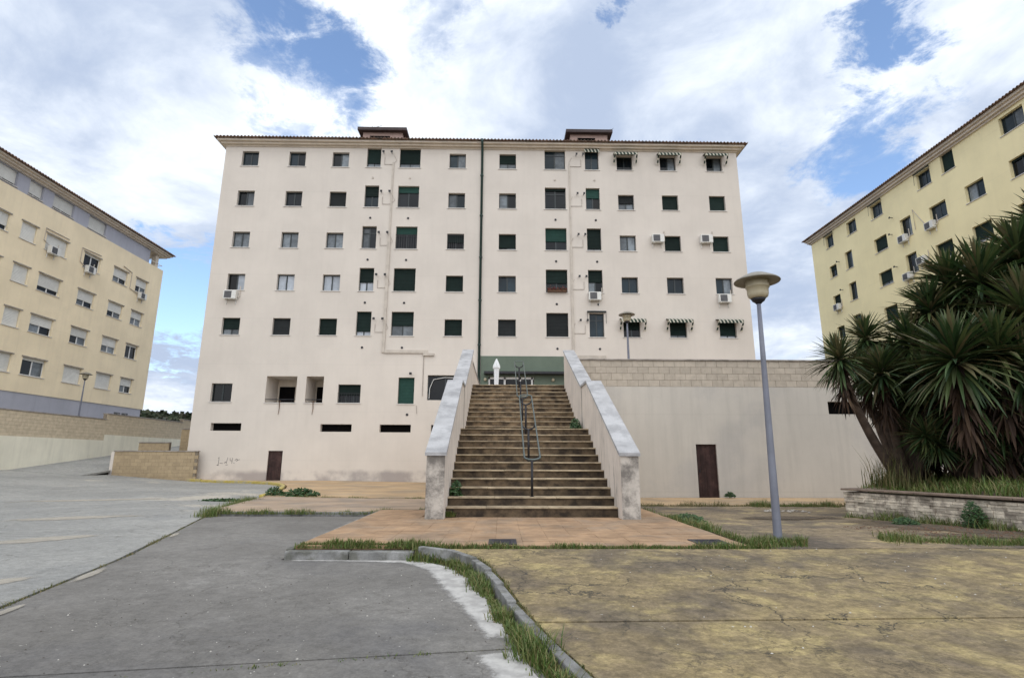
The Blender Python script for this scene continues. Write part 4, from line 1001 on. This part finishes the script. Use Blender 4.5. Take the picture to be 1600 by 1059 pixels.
# long wall along the back street (faces +x)
lwl = empty('street_wall', (-26.95, 0, 0), R(90), label='long wall with cream lower half and block upper half at the left', cat='wall')
segs = [(8, 38.0, 3.93), (38.0, 47.0, 4.32), (47.0, 56.0, 4.56)]
for i, (a, b, zt) in enumerate(segs):
    MB().box(a, b, 0, .25, -.5, zt).build('wall', m_mortar, lwl)
    MB().box(a+.002, b, -.03, -.002, -.5, zt-1.38).build('render', m_cornice if 0 else M('pale_wall_render', (.78, .75, .62), .92, .08, .5, streak=.14, bump=.3), lwl)
    q = MB(); z = zt-.004; r = 0
    while r < 7:
        x = a if r % 2 else a-bl/2
        while x < b:
            c0, c1 = max(x, a), min(x+bl, b)
            if c1-c0 > .05: q.box(c0+.004, c1-.004, -.02, -.001, z-.197+.004, z-.004)
            x += bl
        z -= .197; r += 1
    q.build('blocks', M('lightened_ochre_block', (.56, .475, .345), .9, .12, 4., bump=.5, bscale=50, grain=.05), lwl)['kind'] = 'stuff'  # lightened copy of the ochre block, making up for weak light on this side
    k = int((b-a)/1.2)
    for j in range(k): L = (b-a)/k; MB().box(a+j*L+.003, a+(j+1)*L-.003, -.06, .31, zt+.002, zt+.06).build('coping', m_stain_cap, lwl)
MB().box(-70, -27.2, 5, 110, 2.2, 2.75).build('upper_street', m_lot)['kind'] = 'structure'

# ================================================================== street lamps
def lamp(loc, label, tilt=(0, 0), hgt=4.05, rz=0, sc=1.):
    r = empty('street_lamp', loc, rz, label=label, cat='street lamp', group='mushroom street lamps')
    r.rotation_euler = (tilt[0], tilt[1], rz); r.scale = (sc,)*3
    hz = hgt
    MB().lathe([(.068, -.05), (.068, 0), (.066, .4), (.056, 1.6), (.044, 3.0), (.034, hz)], 16).build('pole', m_lamppole, r, smooth=True)
    MB().lathe([(.115, 0), (.115, .012), (.085, .03), (.076, .06)], 16).build('base_collar', m_lamppole, r, smooth=True)
    h = MB().lathe([(.045, hz-.02), (.06, hz), (.10, hz+.03), (.125, hz+.075)], 20).build('head_collar', m_iron, r, smooth=True)
    MB().lathe([(.125, hz+.076), (.165, hz+.11), (.178, hz+.16), (.180, hz+.27), (.20, hz+.275), (.20, hz+.30), (.19, hz+.33), (.205, hz+.42)], 28).build('diffuser', m_lampdif, r, smooth=True)
    MB().lathe([(.20, hz+.405), (.33, hz+.40), (.385, hz+.385), (.39, hz+.395), (.36, hz+.425), (.27, hz+.475), (.16, hz+.53), (.10, hz+.55), (.03, hz+.555)], 32).build('hat', m_lamphat, r, smooth=True)
    return r
lamp((4.13, 8.50, .14), 'tall grey street lamp with mushroom head standing right of the paved pad', (0, R(.9)), sc=.92)
lamp((5.92, 25, TZ-.0), 'small street lamp on the terrace in front of a striped awning', hgt=3.45)
lamp((-29.4, 38.7, 2.75), 'distant street lamp behind the long wall before the beige block', hgt=4.0)

# ================================================================== planter with stacked stone wall
A, B_ = Vector((8.28, 13.48, 0)), Vector((10.26, 6.5, 0))
d = (B_-A); PL = d.length; ang = math.atan2(d.y, d.x)
pl = empty('planter', (A.x, A.y, -.03), ang, label='low planter wall of stacked pale stone slivers under the yuccas', cat='planter')
PH = .66
MB().box(0.03, PL, .03, .25, -.3, PH).build('core', m_mortar, pl)     # local y>0 = towards the bed
MB().box(0.03, .25, .25, 6.0, -.3, PH).build('end_wall', m_lowwall, pl)
m_stone = M('ledge_stone', (.52, .46, .37), .9, .22, 5., col2=(.27, .23, .185), mixscale=3.5, bump=.9, bscale=40, objvar=.26, grain=.12)
var = [MB().box(0, L-.006, -.01, .06, .002, Hh-.003).mesh('stone', m_stone) for L in (.18, .26, .36) for Hh in (.055, .075)]
z = 0.
while z < PH-.03:
    hi = random.randint(0, 1); Hh = (.055, .075)[hi]; x = -.01
    while x < PL:
        li = random.randint(0, 2); L = (.18, .26, .36)[li]
        link('stone', var[li*2+hi], pl, (x, random.uniform(-.022, .012), z))
        x += L
    z += Hh
for i in range(8): L = PL/8; c = MB().box(i*L-.05+.003, (i+1)*L-.05-.003, -.07, .30, PH+.03, PH+.075).build('coping', M('brown_coping', (.20, .15, .115), .85, .3, 4., bump=.5), pl); add_bevel(c, .01)
c = MB().box(-.05, .28, .302, 6.0, PH+.03, PH+.075).build('coping', MATS['brown_coping'], pl)
bed = [(8.42, 13.5), (10.4, 6.52), (20, 6.52), (22, 16), (13.0, 17.5)]
def bed_z(x, y): return .60+.22*ss((x-8.6)/2.5)+.05*math.sin(x*2.1)*math.cos(y*1.7)
sheet('planting_bed', bed, 0, m_soil, step=.8, zf=bed_z, skirt=.5)
Bx = Vector((10.5, 6.0, 0))

# ================================================================== yuccas
def yleaf(m, base, dirn, L, w, droop, rg):
    d = dirn.normalized(); side = d.cross(Vector((0, 0, 1)))
    if side.length < .05: side = Vector((1, 0, 0))
    side.normalize(); n = 4; p = base.copy(); pts = []
    for i in range(n+1):
        t = i/n; pts.append((p.copy(), d.copy(), w*(.6, .95, 1., .72, .04)[i]))
        d = (d+Vector((0, 0, -droop/n*(.4+t)))).normalized(); p = p+d*(L/n)
    b = len(m.v)
    for q, dd, ww in pts:
        nn_ = side.cross(dd).normalized()
        m.v += [tuple(q-side*ww/2+nn_*ww*.22), tuple(q), tuple(q+side*ww/2+nn_*ww*.22)]
    for i in range(n):
        a = b+3*i; m.f += [(a, a+1, a+4, a+3), (a+1, a+2, a+5, a+4)]; m.mi += [0, 0]
def rosette_mesh(seed, n=235, L=.92):
    rg = random.Random(seed); m = MB()
    for i in range(n):
        t = (i+.5)/n; el = R(86-130*t**.9+rg.uniform(-14, 14)); az = i*2.39996+rg.uniform(-.25, .25)
        d = Vector((math.cos(az)*math.cos(el), math.sin(az)*math.cos(el), math.sin(el)))
        base = Vector((0, 0, -.30*t))+Vector((d.x, d.y, 0))*.04
        yleaf(m, base, d, L*rg.uniform(.78, 1.1)*(.72+.35*min(1, t*2.2)), .064*rg.uniform(.7, 1.2), rg.uniform(.10, .65)+.6*max(0, t-.45), rg)
    return m.mesh('leaf_rosette', m_yucca)
def skirt_mesh(seed, n=150, L=.55):
    rg = random.Random(seed); m = MB()
    for i in range(n):
        az = rg.random()*6.283; h_ = -rg.random()**.8*1.0-.12; el = R(rg.uniform(-78, -20))
        d = Vector((math.cos(az)*math.cos(el), math.sin(az)*math.cos(el), math.sin(el)))
        yleaf(m, Vector((math.cos(az)*.06, math.sin(az)*.06, h_)), d, L*rg.uniform(.5, 1.05), .052, rg.uniform(.3, 1.2), rg)
    return m.mesh('dead_leaf_skirt', m_dead)
ROS = [rosette_mesh(s_) for s_ in (1, 2, 3, 4)]; SKI = [skirt_mesh(s_) for s_ in (5, 6, 7)]
def yucca(loc, label, stems, name='yucca', low=0):
    """stems: list of (path points relative to loc, radius, rosette scale)"""
    r = empty(name, loc, label=label, cat='yucca', group='yuccas in the planter')
    t = MB()
    for path, rad, sc in stems:
        P = [Vector(p) for p in path]; fine = []
        for i in range(len(P)-1):
            p0, p1, p2, p3 = P[max(i-1, 0)], P[i], P[i+1], P[min(i+2, len(P)-1)]
            for k in range(5):
                u = k/5; fine.append(.5*((2*p1)+(-p0+p2)*u+(2*p0-5*p1+4*p2-p3)*u*u+(-p0+3*p1-3*p2+p3)*u**3))
        fine.append(P[-1]); n = len(fine)
        rr = [rad*(1.25-.65*i/(n-1))*(1+random.uniform(-.08, .08)) for i in range(n)]
        t.tube(fine, rr, 9)
        ax = (fine[-1]-fine[-3]).normalized(); ax = (ax+Vector((0, 0, .7))).normalized()
        q = ax.to_track_quat('Z', 'Y')
        o = link('leaf_rosette', random.choice(ROS), r, fine[-1]); o.rotation_mode = 'QUATERNION'; o.rotation_quaternion = q @ Matrix.Rotation(random.random()*6.28, 3, 'Z').to_quaternion(); o.scale = (sc,)*3; o['kind'] = 'stuff'
        s_ = link('dead_leaf_skirt', random.choice(SKI), r, fine[-1]-ax*.08); s_.rotation_mode = 'QUATERNION'; s_.rotation_quaternion = (ax*.5+Vector((0, 0, .6))).to_track_quat('Z', 'Y'); s_.scale = (sc*.95, sc*.95, sc*1.1); s_['kind'] = 'stuff'
    for k in range(low):
        az = random.uniform(3.4, 5.9); rr_ = random.uniform(.35, 1.5); p_ = Vector((math.cos(az)*rr_, math.sin(az)*rr_*.8, random.uniform(.55, 2.0)))
        t.tube([(p_.x*.15, p_.y*.15, -.1), tuple(p_*.6), tuple(p_)], [.07, .06, .045], 7)
        o = link('leaf_rosette', random.choice(ROS), r, p_); o.rotation_euler = (random.uniform(-.5, .5), random.uniform(-.5, .5), random.random()*6.28); o.scale = (random.uniform(.5, .75),)*3; o['kind'] = 'stuff'
    t.build('trunk', m_bark, r, smooth=True)
    return r
def PX(px, py, Y):      # a direction read off the survey photo, taken to its real distance
    d_ = fw+(px-800)/851.6*rt+(529.5-py)/851.6*upv; d_ = d_*(Y/d_.y); return Vector((d_.x, d_.y, d_.z+EYE))
def stem(base, px, py, Y, sc=1., rad=.10, mid=None, bulge=.25):
    tip = PX(px, py, Y)-base; m1 = Vector((tip.x*.45, tip.y*.45, tip.z*bulge)) if mid is None else mid; m2 = Vector((tip.x*.85, tip.y*.85, tip.z*.66))
    return ([(0, 0, -.2), tuple(m1), tuple(m2), tuple(tip)], rad, sc)
b1 = Vector((10.35, 14.1, .72)); b2_ = Vector((11.2, 13.2, .78)); b3 = Vector((12.2, 13.8, .8))
yucca(b1, 'leftmost yucca leaning out over the planter end on a bare curved trunk', [stem(b1, px, py, Y, sc, .11) for px, py, Y, sc in ((1310, 552, 13.0, .84), (1348, 575, 14.2, .78), (1396, 622, 14.4, .85), (1352, 520, 14.0, .85), (1376, 572, 13.4, .95), (1422, 525, 13.6, 1.1), (1408, 600, 14.0, .9), (1448, 585, 13.0, 1.1), (1432, 640, 14.2, .9), (1395, 555, 15.0, .9), (1440, 620, 15.2, .95), (1465, 555, 14.8, 1.0), (1475, 610, 15., .8))], low=0)
yucca(b2_, 'middle yucca with broad rosettes facing the yard', [stem(b2_, px, py, Y, sc, .11) for px, py, Y, sc in ((1490, 545, 11.7, 1.35), (1452, 475, 13.4, 1.1), (1482, 432, 13.4, 1.2), (1530, 425, 12.8, 1.4), (1556, 535, 11.6, 1.3), (1512, 605, 12.2, 1.2), (1476, 625, 13.2, 1.1), (1540, 485, 14.2, 1.3), (1560, 625, 12.4, 1.2), (1520, 665, 13.0, 1.), (1500, 500, 13.4, 1.2), (1470, 520, 14.8, 1.2), (1520, 560, 14.8, 1.2), (1490, 680, 14.4, .9), (1545, 680, 14.2, 1.), (1535, 620, 14.9, 1.2), (1450, 665, 14.6, .85))], low=9)
yucca(b3, 'tallest yucca at the right picture edge with dense crown', [stem(b3, px, py, Y, sc, .12) for px, py, Y, sc in ((1590, 388, 12.8, 1.4), (1642, 345, 12.8, 1.4), (1600, 475, 11.7, 1.4), (1658, 450, 11.6, 1.3), (1602, 565, 11.5, 1.3), (1700, 540, 12., 1.2), (1690, 420, 13.5, 1.3), (1622, 640, 12.4, 1.2), (1760, 470, 12.6, 1.2), (1585, 690, 13.2, 1.), (1650, 600, 12.8, 1.2), (1570, 440, 13.8, 1.3), (1600, 620, 13.8, 1.2), (1580, 520, 14.4, 1.3), (1620, 420, 14.4, 1.3), (1610, 680, 14.6, 1.), (1640, 540, 14.2, 1.2))], low=11)

# ================================================================== grass and weeds
def grass(name, label, pts, hmin, hmax, mat=m_grass, width=.005, lean=.7, zf=None, cat='grass'):
    n = len(pts); rg = np.random.RandomState(len(pts)+int(hmax*1000)); V = np.zeros((n, 5, 3)); F = []
    for i, p in enumerate(pts):
        x, y, z = p[:3]; sc = p[3] if len(p) > 3 else 1
        h_ = (hmin+(hmax*1.35-hmin)*rg.random_sample()**2.2)*sc; a = rg.uniform(0, 6.283); l = rg.uniform(.1, lean)*h_*1.5; ca, sa = math.cos(a), math.sin(a); wx, wy = -sa*width, ca*width
        V[i] = [(x-wx, y-wy, z-.01), (x+wx, y+wy, z-.01), (x+ca*l*.35+wx*.8, y+sa*l*.35+wy*.8, z+h_*.55), (x+ca*l*.35-wx*.8, y+sa*l*.35-wy*.8, z+h_*.55), (x+ca*l, y+sa*l, z+h_*rg.uniform(.75, 1))]
        b = 5*i; F += [(b, b+1, b+2, b+3), (b+3, b+2, b+4)]
    me = bpy.data.meshes.new(name); me.from_pydata(V.reshape(-1, 3).tolist(), [], F); me.materials.append(mat); me.update()
    return tag(link(name, me), label, cat, kind='stuff')
def along(path, n, spread, zoff=0., clump=.6, zf=gz, seed=0, thin=0.):
    rg = random.Random(seed); P = [Vector(p) for p in path]; seg = [(b-a).length for a, b in zip(P, P[1:])]; T = sum(seg); out = []
    k = 0
    while len(out) < n and k < n*6:
        k += 1; s_ = rg.random()*T; s0 = s_
        for i, l in enumerate(seg):
            if s_ <= l: q = P[i].lerp(P[i+1], s_/l); t = (P[i+1]-P[i]).normalized(); break
            s_ -= l
        dens_ = .45+.45*math.sin(s0*2.3+seed)*math.sin(s0*.83+seed*2.1)+.3*math.sin(s0*6.1+seed)+.3*math.sin(s0*17.3)*math.sin(s0*4.1)
        if rg.random() > (1-clump)+clump*max(0, dens_): continue
        o_ = rg.gauss(0, spread)*(.5+max(0, dens_)); x, y = q.x-t.y*o_, q.y+t.x*o_
        out.append((x, y, zf(x, y)+zoff, .45+.75*max(0, min(1, dens_))))
    return out
kg = [(x-.11, y) for x, y in KC[:11]]
grass('kerb_grass', 'green grass strip growing along the curved kerb', along([(x+.015, y) for x, y in kg], 14000, .045, 0, .35, seed=1), .03, .13)
grass('kerb_grass', 'low grass on the yard side of the curved kerb', along([(x+.095, y) for x, y in KC[1:11]], 2400, .015, .0, .6, zf=yz, seed=2), .015, .05, m_grassdry)
grass('pad_grass', 'ragged grass line along the front edge of the paved pad', along([(-2.9, 8.17), (-1.2, 8.15), (0, 8.10), (3.6, 8.10)], 5200, .035, .0, .5, zf=yz, seed=3), .02, .085)
grass('pad_grass', 'taller grass on the left front kerb of the paved pad', along([(-2.85, 8.25), (-1.1, 8.2)], 2000, .05, .165, .5, seed=4), .03, .11)
grass('joint_grass', 'thin grass line in the joint between the road and the lot', along([(x+.01, y) for x, y in JX[1:6]], 3600, .018, -.025, .7, seed=5), .02, .05, m_grassdry)
grass('joint_grass', 'thick grass where the lot joint meets the yellow kerb', along([(-7.0, 13.6), (-7.6, 15.5), (-8.0, 17.5), (-8.4, 19.6)], 3600, .10, 0, .3, seed=6), .05, .2)
grass('joint_grass', 'grass between the road end and the pinkish pavement', along([(-7.1, 14.02), (-3.0, 14.05), (-1.7, 14.6)], 3600, .05, .06, .55, seed=7), .04, .13)
grass('joint_grass', 'grass line between the two pavements left of the stairs', along([(-8.2, 20.26), (-1.7, 20.26)], 2600, .06, .05, .6, seed=8), .03, .11)
grass('pad_grass', 'grass along the right edge of the paved pad', along([(3.66, 8.2), (3.68, 11), (3.66, 14.4)], 2600, .05, .02, .7, zf=yz, seed=9), .03, .14)
grass('yard_grass', 'weedy grass strip before the pavement under the retaining wall', along([(3.0, 17.34), (7.5, 17.34), (14, 17.3)], 5200, .11, .03, .4, seed=10), .04, .16, m_grassdry)
grass('yard_grass', 'green tuft at the right end of the pavement strip', along([(7.6, 17.2), (10.2, 17.2)], 2600, .16, .03, .3, seed=11), .06, .2)
grass('lamp_weeds', 'green weeds around the foot of the tall lamp', along([(3.6, 8.12), (3.9, 8.35), (4.15, 8.55), (4.5, 8.4)], 3000, .09, .0, .3, zf=yz, seed=12), .03, .13)
grass('bed_edge_grass', 'long grass strip in front of the planter soil', along([(5.95, 8.95), (7.0, 8.55), (8.6, 8.3), (11.5, 8.0)], 7500, .12, .0, .25, zf=yz, seed=13), .03, .12)
grass('bed_edge_grass', 'weeds at the foot of the stacked stone wall', along([(8.15, 13.3), (8.7, 11.6), (9.3, 9.3)], 2200, .10, .0, .6, zf=yz, seed=14), .04, .2)
rg = random.Random(15); pts = []
while len(pts) < 16000:
    x, y = rg.uniform(8.4, 14), rg.uniform(8.5, 18)
    e = (x-8.28)*(-d.y)+(y-13.48)*d.x      # inside the bed
    if e/PL > .30 and x > 8.6+max(0, y-13.5)*1.2: pts.append((x, y, bed_z(x, y), .5+.5*math.sin(x*2+y)**2))
grass('bed_grass', 'dark green grass covering the planter bed under the yuccas', pts, .10, .30, m_grass, .010)
pts = [(9.3+abs(rg.gauss(0, .5)), 13.7+rg.gauss(0, .3), .66) for _ in range(260)]
grass('tall_grass', 'tall seeding grass stalks at the left end of the planter', pts, .5, .95, m_grassdry, .008, .35)
grass('joint_grass', 'grass tufts in the cross joint of the road', along([(-2.4, jy0+.16), (-.6, 4.25), (.1, 4.4)], 500, .018, -.02, .8, seed=16), .015, .045)
grass('stair_grass', 'moss and grass along the left side of the lowest steps', along([(-1.10, 11.95), (-1.10, 12.0)], 500, .05, .19, .1, zf=lambda x, y: 0, seed=17), .04, .12)
def leafy(name, label, loc, rx, ry, h_, n, size, cat='weed', mat=m_weed):
    r = MB(); rgl = random.Random(int(loc[0]*100)+n)
    for i in range(n):
        a, q = rgl.random()*6.283, math.sqrt(rgl.random()); zz_ = rgl.random()**.8*h_*(1-.55*q*q)
        p = Vector((math.cos(a)*q*rx*(1-.3*zz_/h_), math.sin(a)*q*ry*(1-.3*zz_/h_), zz_)); v = Vector([rgl.gauss(0, 1) for _ in range(3)]); v.z = abs(v.z)*.6; v.normalize(); u = v.orthogonal().normalized(); s_ = size*rgl.uniform(.6, 1.3)
        r.quad(p-v*s_, p+u*s_*.45, p+v*s_, p-u*s_*.45)
    root = empty(name, loc, label=label, cat=cat)
    r.build('foliage', mat, root)['kind'] = 'stuff'
    st = MB()
    for k in range(5): a = k*1.3; st.tube([(0, 0, -.02), (math.cos(a)*rx*.3, math.sin(a)*ry*.3, h_*.4), (math.cos(a)*rx*.5, math.sin(a)*ry*.5, h_*.75)], [.012, .008, .004], 5)
    st.build('stem', m_bark, root)
leafy('weed_clump', 'broad dark weed clump beside the yellow kerb end', (-7.25, 20.6, gz(-7, 20)+.08), .75, .4, .30, 420, .07)
leafy('weed_clump', 'dark weed tuft at the very end of the yellow kerb', (-8.25, 20.7, gz(-8, 20)+.06), .35, .35, .38, 260, .06)
leafy('weed_clump', 'low weeds in the crack right of the paved pad', (4.0, 12.2, .09), .35, .55, .14, 420, .045)
leafy('weed_clump', 'green weed on the landing at the right stair wall', (2.28, 17.0, SB+RH*11), .17, .5, .42, 420, .05)
leafy('weed_clump', 'green weed growing over the left end of the lower steps', (-1.02, 12.9, SB+RH*2), .16, .40, .34, 420, .045)
leafy('weed_clump', 'small weed beside the right metal door', (8.62, 21.2, 0), .22, .15, .2, 160, .05)
leafy('shrub', 'dark bush leaning on the stacked stone planter wall', (8.92, 10.6, .11), .22, .24, .52, 900, .03, 'shrub')
leafy('weed_clump', 'grey green weed mound before the planter wall', (8.1, 11.3, .10), .26, .26, .16, 420, .03)
leafy('weed_clump', 'dark dried weed patch lying on the pale lot', (-9.2, 18.9, gz(-9.2, 18.9)), .8, .3, .08, 300, .06, mat=m_weed)
# fallen rubble and pebbles
def pebbles(name, label, fn, n, smin, smax, mat):
    q = MB(); rgp = random.Random(n)
    for i in range(n):
        x, y, z = fn(rgp); s_ = rgp.uniform(smin, smax); a = rgp.random()*6.28; b = len(q.v)
        for k in range(5): t = a+k*1.2566; q.v.append((x+math.cos(t)*s_*rgp.uniform(.6, 1.1), y+math.sin(t)*s_*rgp.uniform(.6, 1.1), z))
        q.v.append((x, y, z+s_*rgp.uniform(.4, .8)))
        for k in range(5): q.f.append((b+k, b+(k+1) % 5, b+5)); q.mi.append(0)
    me = q.build(name, mat); return tag(me, label, 'rubble', kind='stuff')
m_peb = M('pale_pebble', (.45, .43, .39), .9, .2, 9.)
m_pebd = M('dark_pebble', (.07, .06, .05), .9, .2, 9.)
def on_yard(r_): x, y = r_.uniform(1.2, 9), r_.uniform(2.6, 8); return x, y, yz(x, y)+.001
def on_road(r_): x, y = r_.uniform(-4.4, .0), r_.uniform(2.4, 7.6); return x, y, .001
pebbles('pebbles', 'small pale pebbles scattered over the stained yard', on_yard, 170, .005, .014, m_peb)
pebbles('pebbles', 'small pale crumbs scattered over the dark road', on_road, 150, .004, .012, m_peb)
pebbles('pebbles', 'small dark crumbs scattered over the dark road', lambda r_: on_road(r_), 161, .005, .012, m_pebd)
pebbles('rubble', 'pale rubble lying in the grass at the planter corner', lambda r_: (r_.uniform(6.9, 8.1), r_.gauss(15.0, .15), .04), 34, .02, .07, M('grey_rubble', (.30, .28, .25), .9, .3, 9.))
pebbles('leaf_litter', 'brown fallen leaf litter on the soil by the planter', lambda r_: (lambda x, y: (x, y, yz(x, y)+.012))(r_.uniform(6.4, 11), r_.uniform(8.5, 10.8)), 900, .008, .028, m_rust)

# ================================================================== far wooded hill
hm = MB(); nxh, nyh = 60, 14
def hz_(x, y): return max(-2, (19.5+3.5*math.sin(x*.021+1.1)+1.2*math.sin(x*.083))*ss((y-110)/75))
for j in range(nyh):
    for i in range(nxh): x = -330+i*(330/(nxh-1))*2-0; y = 105+j*9.; hm.v.append((x, y, hz_(x, y)-1))
for j in range(nyh-1):
    for i in range(nxh-1): hm.f.append((j*nxh+i, j*nxh+i+1, (j+1)*nxh+i+1, (j+1)*nxh+i)); hm.mi.append(0)
m_hill = M('hill_scrub', (.035, .042, .028), .95, .4, .15, col2=(.07, .065, .045), mixscale=.08)
hm.build('hills', m_hill, smooth=True)['kind'] = 'structure'
sc_ = MB(); rgh = random.Random(3)
for i in range(2600):
    x = rgh.uniform(-190, -30); y = rgh.uniform(120, 205); z = hz_(x, y)-1; R_ = rgh.uniform(.7, 2.2)
    for k in range(9):
        v = Vector([rgh.gauss(0, 1) for _ in range(3)]).normalized()*R_*rgh.uniform(.4, 1); v.z = abs(v.z)*.9; p = Vector((x, y, z))+v; a = Vector([rgh.gauss(0, 1) for _ in range(3)]).normalized()*R_*.45; b = a.orthogonal().normalized()*R_*.4
        sc_.quad(p-a, p+b, p+a, p-b)
m_scrub = leaf_mat('scrub_leaf', [(.018, .026, .014), (.03, .042, .02), (.05, .055, .03), (.07, .065, .045)], .9, .1)
tag(sc_.build('scrub', m_scrub), 'dark scrub covering the far hill between the left and the cream block', 'scrub', kind='stuff')
